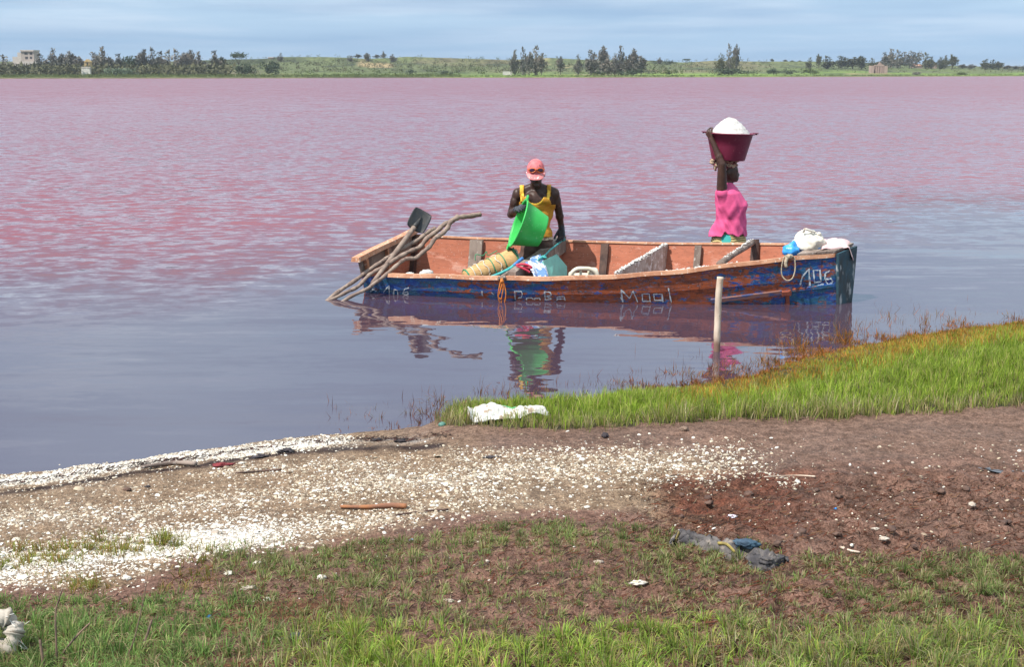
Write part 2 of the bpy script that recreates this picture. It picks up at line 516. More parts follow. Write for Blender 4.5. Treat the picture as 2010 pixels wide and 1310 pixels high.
sl = vadd(vadd(vadd(vadd(chop, swell), tiny), longw), slow)
s2 = t.n('ShaderNodeSeparateXYZ'); t.l(sl, s2.inputs[0])
smn = t.n('ShaderNodeMath', operation='SMOOTH_MIN'); t.l(t.math('SUBTRACT', s2.outputs[1], t.math('MULTIPLY', wind, .06)), smn.inputs[0]); smn.inputs[1].default_value = .025; smn.inputs[2].default_value = .05
sy_ = smn.outputs[0]     # steep faces turned away from the shore hide behind the crests
cmbn = t.n('ShaderNodeCombineXYZ'); t.l(s2.outputs[0], cmbn.inputs[0]); t.l(sy_, cmbn.inputs[1]); cmbn.inputs[2].default_value = 1.0
nrm = t.n('ShaderNodeVectorMath', operation='NORMALIZE'); t.l(cmbn.outputs[0], nrm.inputs[0])
t.l(nrm.outputs[0], t.b.inputs['Normal'])
deep = t.map(t.math('ADD', edge, 0.0), -4.0, 8.0, 0, 1)
body = t.mix(deep, (.064, .040, .060), (.195, .037, .054))
t.base(body)
t.rough(t.math('MULTIPLY', wind, t.map(py_, 14, 140, .08, .24, False)))
t.b.inputs['IOR'].default_value = 1.6
t.l(t.map(wind, 0, 1, 2.9, 1.46), t.b.inputs['IOR'])
MAT_WATER = t.m
me.materials.append(MAT_WATER)
lake = bpy.data.objects.new('lake_water', me)
C.objects.link(lake)
tag(lake, 'pink salt lake', kind='structure')

# ---------------------------------------------------------------- far shore
def far_shore_px(x): return np.interp(x, [-4000, 0, 500, 1000, 1300, 2010, 6000], [156.5, 154.0, 153.4, 152.2, 151.6, 149.2, 148.0])
SKY_X = [-4000, 0, 200, 330, 420, 500, 560, 640, 720, 800, 900, 1000, 1080, 1150, 1260, 1340, 1400, 1480, 1560, 1640, 1760, 1900, 2010, 6000]
SKY_Y = [122, 121, 122, 121, 118, 116, 112.5, 112.5, 115, 112, 115, 118, 114, 118, 118, 122.5, 119.5, 121, 121, 121, 125, 130, 131.5, 130]
def far_D(px): return np.array([at_z(float(x), float(far_shore_px(x)), 0).y for x in np.atleast_1d(px)])
fpx = np.concatenate([np.linspace(-4000, -150, 50)[:-1], np.linspace(-150, 2160, 560), np.linspace(2160, 6000, 50)[1:]])
fr = np.concatenate([[-6, 0, 2, 5, 9], np.arange(14, 420, 7.0), np.geomspace(430, 2600, 24)])
FD = far_D(fpx)
FPX, FR = np.meshgrid(fpx, fr)
FY = FD[None, :] + FR
FX = (FPX - CX) / F * FY * 0.9835
def far_h(px, r, X, Y):
    crest_r = 300.0
    crest = H + (139 - np.interp(px, SKY_X, SKY_Y)) / F * (np.interp(px, fpx, FD) + crest_r)
    base = -.35 + .55 * sstep(-6, 3, r) + .5 * sstep(3, 60, r)
    n = fbm(X / 60, Y / 60, 201, 4)
    up = np.clip((r - 70) / (crest_r - 70), 0, 1)
    h = base + (crest - base) * np.where(r < crest_r, up ** 1.5 * (.75 + .5 * n * (1 - up)) , 1.0)
    h = h + (fbm(X / 22, Y / 22, 211, 3) - .5) * 1.2 * sstep(40, 200, r)
    return np.where(r > crest_r, np.minimum(h, crest) - (r - crest_r) * .004, h)
FZ = far_h(FPX, FR, FX, FY)
def far_cols():
    n, n2, n3 = fbm(FX / 40, FY / 70, 221, 4), fbm(FX / 12, FY / 30, 231, 4), fbm(FX / 90, FY / 140, 241, 3)
    olive = np.array([.11, .13, .06]); bright = np.array([.17, .25, .06]); dry = np.array([.17, .14, .085]); dark = np.array([.035, .045, .028]); sandc = np.array([.30, .23, .13])
    def mx(a, b, t): return a + (b - a) * np.clip(t, 0, 1)[..., None]
    c = np.broadcast_to(olive, FX.shape + (3,)).copy()
    c = mx(c, dark, sstep(.5, .7, n2) * .8)
    c = mx(c, dry, sstep(.52, .68, n) * .55)
    flat = sstep(150, 60, FR)
    c = mx(c, bright, flat * sstep(430, 900, FPX + (n3 - .5) * 500) * (.4 + .9 * sstep(.35, .6, n)))
    c = mx(c, np.array([.12, .135, .06]), flat * sstep(600, 300, FPX) * .8)
    c = mx(c, bright * .85, sstep(1450, 1600, FPX) * sstep(300, 60, FR) * sstep(.38, .55, n))
    c = mx(c, dark * 1.3, sstep(26, 14, FR) * sstep(560, 620, FPX) * sstep(870, 820, FPX))
    c = mx(c, np.array([.15, .10, .05]), sstep(5, 1, FR) * .7)
    for x0, x1, r0, r1 in ((706, 768, 205, 290), (1040, 1076, 235, 300), (1095, 1120, 200, 240)):
        c = mx(c, sandc, sstep(x0 - 10, x0 + 8, FPX) * sstep(x1 + 10, x1 - 8, FPX) * sstep(r0 - 12, r0 + 8, FR) * sstep(r1 + 15, r1 - 5, FR) * sstep(.38, .5, n2))
    for x0, x1, r in ((640, 850, 48), (1080, 1300, 70), (985, 1020, 60), (1650, 1800, 90)):
        c = mx(c, sandc * 1.2, sstep(x0, x0 + 20, FPX) * sstep(x1, x1 - 20, FPX) * np.exp(-((FR - r) / 10) ** 2) * sstep(.5, .6, n2))
    return c
t = NT('far_land')
v = t.coords('World', (1, .4, 1))
col = t.mix(1.0, t.attr('col'), t.mix(t.map(t.noise(v, .5, 5, .7), .35, .65), (.55, .58, .55), (1.35, 1.3, 1.25)), 'MULTIPLY')
t.base(col); t.rough(.95)
t.b.inputs['Specular IOR Level'].default_value = .1
far_land = grid_mesh('far_land', FX, FY, FZ, t.m, far_cols())
tag(far_land, 'low scrubby dunes across the lake', kind='structure')
def far_point(px, r):
    D = float(np.interp(px, fpx, FD)); Y = D + r
    X = (px - CX) / F * Y * 0.9835
    Z = float(far_h(np.array([px]), np.array([float(r)]), np.array([X]), np.array([Y]))[0])
    return Vector((X, Y, Z))

# ---------------------------------------------------------------- grass and shells
def blades(name, N, box, dens, hgt, wid, colf, mat, lean=.35, seed=1, dz=-.01, tuft=0.0, pull=.5):
    r = np.random.default_rng(seed)
    X = r.uniform(box[0], box[1], N); Y = r.uniform(box[2], box[3], N)
    p = dens(X, Y); k = r.random(N) < p
    X, Y = X[k], Y[k]
    if tuft:                                             # blades gather in tufts and lean away from the tuft's heart
        ix, iy = np.floor(X / tuft).astype(np.int64), np.floor(Y / tuft).astype(np.int64)
        hx, hy, hq = _h(ix, iy, seed), _h(ix, iy, seed + 50), _h(ix, iy, seed + 90)
        k = r.random(len(X)) < np.clip(.5 + .8 * hq, 0, 1)
        X, Y, ix, iy, hx, hy, hq = (q[k] for q in (X, Y, ix, iy, hx, hy, hq))
        tx, ty = (ix + .15 + .7 * hx) * tuft, (iy + .15 + .7 * hy) * tuft
        X, Y = X + (tx - X) * pull, Y + (ty - Y) * pull
    n = len(X)
    Z = ground_h(X, Y) + dz
    hh = hgt(X, Y, r)
    if tuft: hh = hh * (.55 + .8 * hq)
    hh = hh * 1.0; ww = wid * r.uniform(.7, 1.35, n)
    a = r.uniform(0, 2 * np.pi, n); la = r.uniform(0, 2 * np.pi, n); lm = np.abs(r.normal(0, lean, n)) + .05
    if tuft: la = np.arctan2(Y - ty, X - tx) + r.normal(0, .7, n)
    wx, wy = np.cos(a) * ww * .5, np.sin(a) * ww * .5
    lx, ly = np.cos(la) * lm * hh, np.sin(la) * lm * hh
    up = np.sqrt(np.maximum(.15, 1 - np.minimum(lm, .95) ** 2))
    V = np.zeros((n, 5, 3))
    V[:, 0] = np.stack([X - wx, Y - wy, Z], -1); V[:, 1] = np.stack([X + wx, Y + wy, Z], -1)
    mz = Z + hh * .55
    V[:, 2] = np.stack([X - wx * .8 + lx * .35, Y - wy * .8 + ly * .35, mz], -1); V[:, 3] = np.stack([X + wx * .8 + lx * .35, Y + wy * .8 + ly * .35, mz], -1)
    V[:, 4] = np.stack([X + lx, Y + ly, Z + hh * up], -1)
    b = np.arange(n)[:, None] * 5
    q = (b + np.array([0, 1, 3, 2])); tr = (b + np.array([2, 3, 4]))
    loops = np.concatenate([q, tr], 1).ravel()
    starts = (np.arange(n)[:, None] * 7 + np.array([0, 4])).ravel()
    c = colf(X, Y, r)
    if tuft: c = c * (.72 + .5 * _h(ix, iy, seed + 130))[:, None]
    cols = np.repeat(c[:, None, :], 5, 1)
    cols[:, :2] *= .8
    return numpy_mesh(name, V.reshape(-1, 3), loops, starts, mat, cols.reshape(-1, 3))
def grass_mat(name, trans=.4):
    t = NT(name)
    col = t.attr('col')
    t.base(col); t.rough(.55)
    t.b.inputs['Specular IOR Level'].default_value = .3
    tr = t.n('ShaderNodeBsdfTranslucent'); t.l(col, tr.inputs[0])
    mx = t.n('ShaderNodeMixShader'); mx.inputs[0].default_value = trans
    t.l(t.b.outputs[0], mx.inputs[1]); t.l(tr.outputs[0], mx.inputs[2]); t.l(mx.outputs[0], t.out.inputs[0])
    return t.m
MAT_GRASS = grass_mat('grass_blade')
def pick(r, n, cols, w):
    cols = np.array(cols); i = r.choice(len(cols), n, p=np.array(w) / sum(w))
    return cols[i] * r.uniform(.75, 1.3, (n, 1))
# tall green grass on the spit
def spit_col(X, Y, r):
    c = pick(r, len(X), [(.21, .30, .03), (.27, .36, .045), (.15, .22, .03), (.36, .36, .10), (.36, .29, .13)], [5, 4, 3, 2, 1.4])
    px, py = proj(X, Y, .08)
    low = sstep(-30, 0, above(px, py, SPIT_LOW)) * .75 + sstep(1000, 880, px) * .4
    d = shore_y(X) - Y
    c2 = pick(r, len(X), [(.34, .26, .14), (.26, .24, .09), (.20, .24, .06), (.42, .36, .22)], [2, 2, 2, 1])
    c = np.where((r.random(len(X)) < low)[:, None], c2, c)
    rim = sstep(1.5, .35, d + (fbm(X * 3, Y * 3, 133, 2) - .5) * .9) * sstep(1280, 1420, px)
    c3 = pick(r, len(X), [(.40, .17, .03), (.34, .22, .04), (.48, .21, .05), (.24, .24, .04)], [2, 2, 1, 2])
    c = np.where((r.random(len(X)) < rim * .85)[:, None], c3, c)
    patch = fbm(X * 1.5, Y * 2.2, 131, 3)
    return c * (.98 + .45 * patch)[:, None]
def spit_hgt(X, Y, r):
    px, py = proj(X, Y, .08)
    d = shore_y(X) - Y
    return r.uniform(.05, .118, len(X)) * (.30 + .70 * sstep(.05, .4 + .9 * sstep(1150, 1500, px), d)) * (.75 + .5 * fbm(X * 1.8, Y * 1.8, 141, 2))
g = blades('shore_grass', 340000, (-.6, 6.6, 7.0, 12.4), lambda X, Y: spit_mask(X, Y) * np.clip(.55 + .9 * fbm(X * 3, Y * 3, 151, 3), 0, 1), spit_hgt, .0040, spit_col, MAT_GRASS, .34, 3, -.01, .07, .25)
tag(g, 'tall green grass on the bank beside the boat', 'grass', kind='stuff')
# foreground turf
TUFTS = [(75, 1090, 60), (20, 1100, 40), (200, 1068, 60), (260, 1066, 50), (310, 1062, 45), (120, 1084, 40), (172, 1150, 34), (150, 1138, 34), (440, 1090, 60), (520, 1095, 70)]
def fg_mask(X, Y):
    px, py = proj(X, Y, .17)
    n1, n2 = fbm(X * 2.6, Y * 3.2, 161, 3), fbm(X * 8, Y * 8, 171, 3)
    a = above(px, py, FG_TOP) + (n2 - .5) * 36
    inside = sstep(0, 16, a)
    d = .34 + 0 * px
    d = np.maximum(d, 1.0 * sstep(1150, 1185, py) * sstep(560, 380, px))
    d = np.maximum(d, .55 * sstep(1080, 1100, py) * sstep(880, 700, px) * sstep(380, 460, px) * (.3 + 1.2 * n1))
    d = np.maximum(d, 1.25 * np.exp(-(pline(px, py, [(560, 1092), (700, 1082), (820, 1050), (1000, 1050), (1180, 1048), (1300, 1080), (1420, 1105)]) / 85) ** 2))
    d = np.maximum(d, (.25 + .75 * sstep(.38, .56, fbm(X * 3.3, Y * 4, 167, 3))) * sstep(1205, 1275, py + (n1 - .5) * 170 - np.maximum(0, px - 1300) * .07) * sstep(480, 680, px + (n1 - .5) * 160))
    d = np.maximum(d, 1.2 * sstep(1080, 1110, py) * sstep(1480, 1620, px) * (.2 + 1.3 * n1))
    d = np.maximum(d, .6 * sstep(1110, 1140, py) * sstep(1180, 1350, px) * (.2 + 1.4 * n1))
    d = d * inside * (.35 + 1.1 * n2) * (.5 + .9 * n1)
    for tx, ty, w in TUFTS:
        d = np.maximum(d, 1.0 * np.exp(-(np.hypot(px - tx, (py - ty) * 3.2) / w) ** 2) * (.3 + 1.2 * n2))
    return np.clip(d, 0, 1)
def fg_col(X, Y, r):
    px, py = proj(X, Y, .17); n = len(X)
    green = pick(r, n, [(.16, .28, .07), (.21, .34, .09), (.11, .20, .05), (.30, .34, .12), (.36, .29, .16)], [3, 3.5, 2.5, 2.2, 2.6])
    lush = pick(r, n, [(.25, .38, .05), (.31, .43, .07), (.18, .28, .045), (.42, .42, .10), (.36, .27, .13)], [3, 4, 2, 2.6, 2.2])
    dull = pick(r, n, [(.20, .25, .075), (.27, .26, .11), (.34, .27, .14), (.20, .12, .06), (.42, .35, .22), (.19, .29, .075)], [3, 3, 2.5, 1, 1.5, 3])
    wl = np.clip(sstep(1150, 1180, py) * sstep(620, 420, px), 0, 1)
    wc = sstep(1200, 1270, py + (fbm(X * 3, Y * 3, 169, 3) - .5) * 120) * sstep(480, 700, px) * (1 - .6 * sstep(1250, 1500, px))
    u = r.random(n)[:, None]
    c = np.where(u < wl[:, None] * .85, green, dull)
    c = np.where(u < wc[:, None] * .85, lush, c)
    c = np.where((py < 1165)[:, None] & (px < 420)[:, None], pick(r, n, [(.24, .28, .05), (.33, .21, .07), (.17, .17, .05)], [2, 2, 1]), c)
    return c
def fg_hgt(X, Y, r):
    px, py = proj(X, Y, .17)
    tall = .6 + .55 * sstep(1200, 1290, py) + .25 * sstep(1600, 1900, px)
    return r.uniform(.025, .082, len(X)) * tall * (.7 + .6 * fbm(X * 2, Y * 2, 181, 2))
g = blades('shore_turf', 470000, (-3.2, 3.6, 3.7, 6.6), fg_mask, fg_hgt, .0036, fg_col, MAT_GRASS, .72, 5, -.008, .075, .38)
tag(g, 'short patchy grass on the mud in the foreground', 'grass', kind='stuff')
# dead stalks and straw litter lying on the mud
def straw(name, N, box, dens, seed, lab, cols):
    r = np.random.default_rng(seed)
    X = r.uniform(box[0], box[1], N); Y = r.uniform(box[2], box[3], N)
    k = r.random(N) < dens(X, Y); X, Y = X[k], Y[k]; n = len(X)
    Z = ground_h(X, Y)
    L = r.uniform(.010, .05, n) * r.uniform(.5, 1.2, n); a = r.uniform(0, np.pi, n); w = r.uniform(.0008, .002, n); ti = r.normal(0, .15, n)
    dx, dy = np.cos(a) * L / 2, np.sin(a) * L / 2; ox, oy = -np.sin(a) * w, np.cos(a) * w
    V = np.zeros((n, 4, 3)); z0 = Z + .004
    V[:, 0] = np.stack([X - dx - ox, Y - dy - oy, z0], -1); V[:, 1] = np.stack([X + dx - ox, Y + dy - oy, z0 + L * np.abs(ti)], -1)
    V[:, 2] = np.stack([X + dx + ox, Y + dy + oy, z0 + L * np.abs(ti) + .003], -1); V[:, 3] = np.stack([X - dx + ox, Y - dy + oy, z0 + .003], -1)
    c = np.repeat(pick(r, n, *cols)[:, None, :], 4, 1).reshape(-1, 3)
    o = numpy_mesh(name, V.reshape(-1, 3), np.arange(4 * n), np.arange(n) * 4, MAT_GRASS, c)
    return tag(o, lab, 'litter', kind='stuff')
def straw_d(X, Y):
    px, py = proj(X, Y, .15)
    return np.clip(sstep(935, 970, py) * sstep(1180, 1330, px) * .9 * (.1 + 1.2 * fbm(X * 4, Y * 4, 191, 3)) + sstep(0, 20, above(px, py, FG_TOP)) * .35, 0, 1)
straw('straw_litter', 110000, (-3.0, 4.0, 3.8, 8.4), straw_d, 9, 'reddish brown straw litter strewn over the mud', ([(.17, .055, .028), (.11, .045, .028), (.22, .12, .065), (.32, .24, .15), (.05, .03, .022)], [4, 3, 2, .6, 3]))
def wrack_d(X, Y):
    px, py = proj(X, Y, .05)
    return np.clip(np.exp(-(pline(px, py, [(0, 959), (230, 921), (430, 900), (560, 882), (680, 873), (870, 878)]) / 17) ** 2) * (.1 + 1.5 * fbm(X * 5, Y * 5, 195, 3)), 0, 1)
straw('dried_weed', 26000, (-3.2, .2, 6.6, 8.4), wrack_d, 10, 'dark red dried weed washed up along the waterline', ([(.09, .04, .035), (.05, .03, .027), (.13, .05, .035), (.03, .022, .022)], [3, 3, 1, 2]))
# red and orange weed standing in the shallows
REED_SP = [(710, 812, 60, .3), (790, 812, 70, .5), (840, 810, 45, .4), (900, 788, 70, .7), (985, 775, 70, .6), (1060, 775, 70, .6), (1160, 775, 70, .5), (1250, 760, 70, .8), (1320, 740, 60, .8),
           (1440, 732, 80, .9), (1380, 748, 80, 1.0), (1470, 742, 80, 1.0), (1530, 702, 75, .9), (1600, 684, 80, 1.0), (1680, 668, 85, 1.0), (1760, 655, 80, 1.0), (1850, 644, 70, .9), (1930, 640, 50, .4), (1990, 632, 40, .5), (1640, 700, 80, .7), (860, 835, 30, .5), (820, 832, 40, .25), (1000, 800, 60, .3)]
def reed_d(X, Y):
    px, py = proj(X, Y, .02)
    d = np.zeros(np.shape(px))
    for x, y, w, s in REED_SP:
        d = np.maximum(d, s * np.exp(-(np.hypot(px - x, (py - y) * 3.0) / w) ** 2))
    sd = shore_y(X) - Y
    return np.clip(d * np.clip(3.2 * fbm(X * 5, Y * 5, 197, 3) - 1.1 + .4 * sstep(1300, 1450, px), 0, 1) * sstep(.35, .1, sd), 0, 1)
def reed_h(X, Y, r):
    return np.minimum(0, -ground_h(X, Y) * -1) * -1 + r.uniform(.01, .065, len(X)) * (.5 + .8 * fbm(X * 3, Y * 3, 199, 2))
def reed_c(X, Y, r):
    px, py = proj(X, Y, .02); n = len(X)
    a = pick(r, n, [(.20, .075, .04), (.13, .05, .04), (.28, .11, .05), (.22, .15, .05)], [3, 2, 3, 2])
    b = pick(r, n, [(.34, .11, .02), (.26, .13, .02), (.42, .15, .04), (.18, .11, .02)], [3, 3, 2, 2])
    return np.where((r.random(n) < sstep(1300, 1520, px) * .9 + .08)[:, None], b, a)
g = blades('shallows_weed', 270000, (-1.3, 5.2, 7.6, 13.2), reed_d, reed_h, .006, reed_c, MAT_GRASS, .8, 13, -.01, .09, .5)
tag(g, 'red and orange weed growing in the shallow water', 'weed', kind='stuff')

t = NT('shell')
col = t.attr('col')
t.base(t.mix(1.0, col, t.mix(t.noise(t.coords('World'), 300, 2), (.8, .78, .74), (1.1, 1.1, 1.1)), 'MULTIPLY'))
t.rough(.55)
MAT_SHELL = t.m
# one domed shell shape: rim, mid ring, top
SH_N = 6
def shell_shape():
    a = np.linspace(0, 2 * np.pi, SH_N, endpoint=False)
    rim = np.stack([np.cos(a), np.sin(a) * .8, 0 * a - .12], -1); mid = np.stack([np.cos(a) * .7 - .05, np.sin(a) * .55, 0 * a + .24], -1)
    V = np.concatenate([rim, mid, [[-.1, 0, .36]]])
    f4 = [(k, (k + 1) % SH_N, SH_N + (k + 1) % SH_N, SH_N + k) for k in range(SH_N)]
    f3 = [(SH_N + k, SH_N + (k + 1) % SH_N, 2 * SH_N) for k in range(SH_N)]
    return V, f4, f3
SV, SF4, SF3 = shell_shape()
SL = np.array([i for f in SF4 + SF3 for i in f]); SS = np.cumsum([0] + [len(f) for f in SF4 + SF3])[:-1]
def rand_rot(r, n, tilt):
    a = r.uniform(0, 2 * np.pi, n); ax = r.normal(0, tilt, n); ay = r.normal(0, tilt, n)
    ca, sa, cx, sx, cy, sy = np.cos(a), np.sin(a), np.cos(ax), np.sin(ax), np.cos(ay), np.sin(ay)
    Z = np.zeros(n); O = np.ones(n)
    Rz = np.array([[ca, -sa, Z], [sa, ca, Z], [Z, Z, O]]).transpose(2, 0, 1)
    Rx = np.array([[O, Z, Z], [Z, cx, -sx], [Z, sx, cx]]).transpose(2, 0, 1)
    Ry = np.array([[cy, Z, sy], [Z, O, Z], [-sy, Z, cy]]).transpose(2, 0, 1)
    return Ry @ Rx @ Rz
def shell_cloud(name, N, box, size, seed):
    r = np.random.default_rng(seed)
    X = r.uniform(box[0], box[1], N); Y = r.uniform(box[2], box[3], N)
    d, px, py = shell_density(X, Y)
    d = d * (1 - .93 * sstep(0, 25, above(px, py, FG_TOP))) * sstep(-.2, 0.0, shore_y(X) - Y)
    d = d * (1 - np.clip(spit_mask(X, Y) * 1.5, 0, 1)) * (1 - .75 * sstep(880, 1000, px) * sstep(895, 870, py))
    k = r.random(N) < d; X, Y = X[k], Y[k]; n = len(X)
    s = size * np.exp(r.normal(0, .5, n))
    R = rand_rot(r, n, .30)
    P = np.stack([X, Y, np.maximum(ground_h(X, Y), -.004) + s * r.uniform(-.12, .10, n)], -1)
    V = np.einsum('nij,vj->nvi', R, SV) * s[:, None, None] * np.array([1, 1, 1]) + P[:, None, :]
    c = pick(r, n, [(.60, .55, .47), (.50, .43, .33), (.40, .32, .23), (.68, .65, .60), (.27, .20, .14)], [3, 4, 4, 2.5, 2])
    px, py = px[k], py[k]
    wz = np.maximum(np.exp(-(pline(px, py, SHELL_LINES[0][0]) / 130) ** 2), np.exp(-(pline(px, py, SHELL_LINES[4][0]) / 34) ** 2))[:, None]
    c = c + (np.array([.76, .74, .70]) - c) * np.clip(wz, 0, 1) * r.uniform(.3, 1, (n, 1))
    c = np.clip(c, 0, .8)
    nv = len(SV)
    loops = (np.arange(n)[:, None] * nv + SL[None]).ravel(); starts = (np.arange(n)[:, None] * len(SL) + SS[None]).ravel()
    return numpy_mesh(name, V.reshape(-1, 3), loops, starts, MAT_SHELL, np.repeat(c[:, None, :], nv, 1).reshape(-1, 3), False)
g = shell_cloud('shell_bed', 430000, (-3.6, 3.4, 4.9, 8.6), .0046, 21)
tag(g, 'white and cream cockle shells bedded in the sand', 'shells', kind='stuff')
# ---------------------------------------------------------------- materials of the boat and its load
t = NT('worn_blue_hull_paint')
v = t.coords('World')
vs = t.coords('World', (1.0, 1.0, 3.2))
sx = t.n('ShaderNodeSeparateXYZ'); t.l(v, sx.inputs[0])
big = t.noise(vs, 2.6, 6, .68)
chips = t.noise(t.coords('World', (1, 1, 2.0)), 13, 6, .7)
bias = t.map(t.math('ABSOLUTE', t.math('SUBTRACT', sx.outputs[0], 1.25)), .2, 2.2, .09, -.035)
wear = t.map(t.math('ADD', t.math('ADD', t.math('MULTIPLY', big, .55), t.math('MULTIPLY', chips, .45)), bias), .505, .55)
blue = t.mix(t.map(t.noise(vs, 5, 4), .4, .6), (.008, .05, .26), (.012, .085, .15))
blue = t.mix(t.map(t.noise(vs, 21, 5, .7), .5, .64), blue, (.02, .13, .36))
blue = t.mix(t.map(t.noise(vs, 8, 4, .7), .55, .68), blue, (.012, .022, .06))
rust = t.mix(t.map(t.noise(vs, 9, 5, .65), .38, .64), (.38, .085, .025), (.15, .04, .022))
col = t.mix(wear, blue, rust)
grime = t.math('MULTIPLY', t.map(t.noise(t.coords('World', (1, 1, .35)), 24, 4, .7), .56, .68), .7)
col = t.mix(grime, col, (.03, .018, .015))
col = t.mix(t.math('MULTIPLY', t.map(t.noise(vs, 20, 5, .7), .57, .66), .75), col, (.10, .22, .32))
col = t.mix(t.map(t.noise(v, 60, 3, .6), .66, .72), col, (.26, .36, .40))
t.base(col)
t.rough(t.map(chips, .3, .7, .45, .8))
t.bump(t.math('ADD', t.math('MULTIPLY', wear, -.5), t.noise(vs, 30, 5, .65)), .55, .006)
HULL_OUT = t.m
t = NT('worn_orange_inner_paint')
v = t.coords('World'); vs = t.coords('World', (1, 1, 4))
col = t.mix(t.map(t.noise(vs, 4, 5, .65), .35, .68), (.46, .15, .083), (.36, .115, .063))
col = t.mix(t.map(t.noise(t.coords('World', (1, 1, 2)), 3.6, 5, .65), .53, .66), col, (.54, .27, .20))
col = t.mix(t.math('MULTIPLY', t.map(t.noise(vs, 16, 6, .72), .56, .68), .65), col, (.12, .05, .035))
col = t.mix(t.map(t.noise(v, 70, 3, .6), .66, .72), col, (.62, .48, .42))
t.base(col); t.rough(.75); t.bump(t.noise(vs, 26, 5, .65), .4, .005)
HULL_IN = t.m
RAIL = M('bare_rail_wood', (.56, .29, .17), (.40, .17, .09), 3, .4, .62, .7, .4, 30, .004, (2, 2, 2), (.70, .56, .45), 14, .68, kind='World')
GREYWOOD = M('grey_weathered_wood', (.27, .21, .175), (.16, .115, .095), 7, .4, .62, .85, .6, 40, .006, (1, 1, .4), (.45, .40, .36), 30, .70, kind='World')
DARKWOOD = M('dark_wet_wood', (.11, .06, .045), (.055, .03, .025), 9, .4, .6, .7, .5, 40, .005, kind='World')
STICK = M('driftwood_pole', (.30, .225, .18), (.19, .13, .105), 10, .38, .64, .8, .6, 60, .004, c3=(.12, .08, .065), scale3=22, hi3=.66, kind='World')
PALEWOOD = M('pale_peeled_wood', (.62, .50, .40), (.50, .37, .28), 8, .4, .65, .7, .4, 50, .003, c3=(.30, .2, .14), scale3=40, hi3=.7, kind='World')
SALTWOOD = M('salted_white_board', (.52, .45, .40), (.36, .27, .22), 6, .42, .62, .85, .5, 40, .004, c3=(.72, .70, .68), scale3=14, hi3=.62, kind='World')
SALT = M('salt', (.62, .60, .575), (.46, .43, .40), 45, .4, .65, .7, .8, 90, .006, kind='World')
WHITEPAINT = M('white_letter_paint', (.62, .66, .68), (.40, .46, .52), 60, .45, .6, .7, kind='World')
TURQ = M('turquoise_plastic', (.16, .44, .38), (.14, .36, .32), 12, .4, .65, .5, .2, 30, .003, kind='World')
TURQCORD = M('turquoise_cord', (.06, .40, .38), (.04, .28, .30), 30, .4, .6, .6, kind='World')
BLUECORD = M('blue_cord', (.05, .20, .48), None, 30, .4, .6, .5, kind='World')
GREENCORD = M('green_cord', (.04, .26, .13), None, 30, .4, .6, .6, kind='World')
WHITECORD = M('white_cord', (.68, .62, .52), (.5, .42, .32), 30, .4, .6, .8, kind='World')
ORANGECORD = M('orange_cord', (.62, .20, .03), (.45, .12, .02), 30, .4, .6, .7, kind='World')
BEIGEROPE = M('beige_rope', (.45, .38, .28), (.30, .24, .17), 60, .4, .6, .9, .6, 120, .004, kind='World')

# ---------------------------------------------------------------- the boat
mid = (NEAR[24] + FAR[24]) / 2
boat = thing('salt_boat', (mid.x, mid.y, FLOOR_Z - .05), 'long wooden rowing boat with peeling blue and orange paint lying in the shallows', 'boat')
TT = [0, .30, .63, 1.0]
ST_NEAR, ST_FAR = 0, 0
near_parts = []
def strake(side, k):
    mb = MB(); n = NS
    lap = .009 * (2 - k)
    t0, t1 = TT[k] + (.002 if k else 0), TT[k + 1] + (.012 if k < 2 else -.006)
    th = .026
    rows = [[], [], [], []]
    for i in range(n):
        w = (.004 * math.sin(i * .7 + k * 2) + .003 * math.sin(i * 1.9 + k))
        rows[0].append(hull_pt(i, side, t0, lap)); rows[1].append(hull_pt(i, side, t1 + w * .5, lap))
        rows[2].append(hull_pt(i, side, t1 + w * .5, lap - th)); rows[3].append(hull_pt(i, side, t0, lap - th))
    vs = [p for r in rows for p in r]
    def q(a, b, m):
        mb.cur = m
        mb.f += [(a * n + i, a * n + i + 1, b * n + i + 1, b * n + i) for i in range(n - 1)]; mb.m += [m] * (n - 1)
    mb.v = [tuple(p) for p in vs]
    q(0, 1, 0); q(1, 2, 0); q(2, 3, 1); q(3, 0, 1)
    mb.f += [(0, n, 2 * n, 3 * n), (n - 1, 2 * n - 1, 3 * n - 1, 4 * n - 1)]; mb.m += [0, 0]
    return mb
for side in (-1, 1):
    for k in range(3):
        mb = strake(side, k)
        if side < 0: near_parts.append(mb)
        mb.build('plank', [HULL_OUT, HULL_IN], boat)
bv, bf = [], []
for mb in near_parts:
    n = len(bv); bv += [Vector(p) for p in mb.v]; bf += [tuple(i + n for i in f) for f in mb.f]
HULL_BVH = BVHTree.FromPolygons(bv, bf)
EYE = Vector((0, 0, H))
def on_hull(x, y, off=.004):
    h = HULL_BVH.ray_cast(EYE, ray(x, y).normalized())
    if h[0] is None: return None
    nn = h[1] if h[1].dot(ray(x, y)) < 0 else -h[1]
    return h[0] + nn * off, nn
def sweep_box(mb, pts, w, h, side_vec):
    """a bar along pts, w across (along side_vec), h high"""
    rs = []
    for p, s in zip(pts, side_vec):
        s = s.normalized()
        rs.append([p - s * w / 2 + Vector((0, 0, -h / 2)), p + s * w / 2 + Vector((0, 0, -h / 2)), p + s * w / 2 * .8 + Vector((0, 0, h / 2)), p - s * w / 2 * .8 + Vector((0, 0, h / 2))])
    mb.rings(rs)
def acr(i):
    d = FAR[i] - NEAR[i]; d.z = 0
    return d.normalized()
n0 = 3
mb = MB(); sweep_box(mb, [NEAR[i] + Vector((0, 0, .004)) - acr(i) * .004 + Vector((0, 0, .004 * math.sin(i * .9))) for i in range(n0, NS)], .066, .036, [acr(i) for i in range(n0, NS)])
mb.build('rail', RAIL, boat)
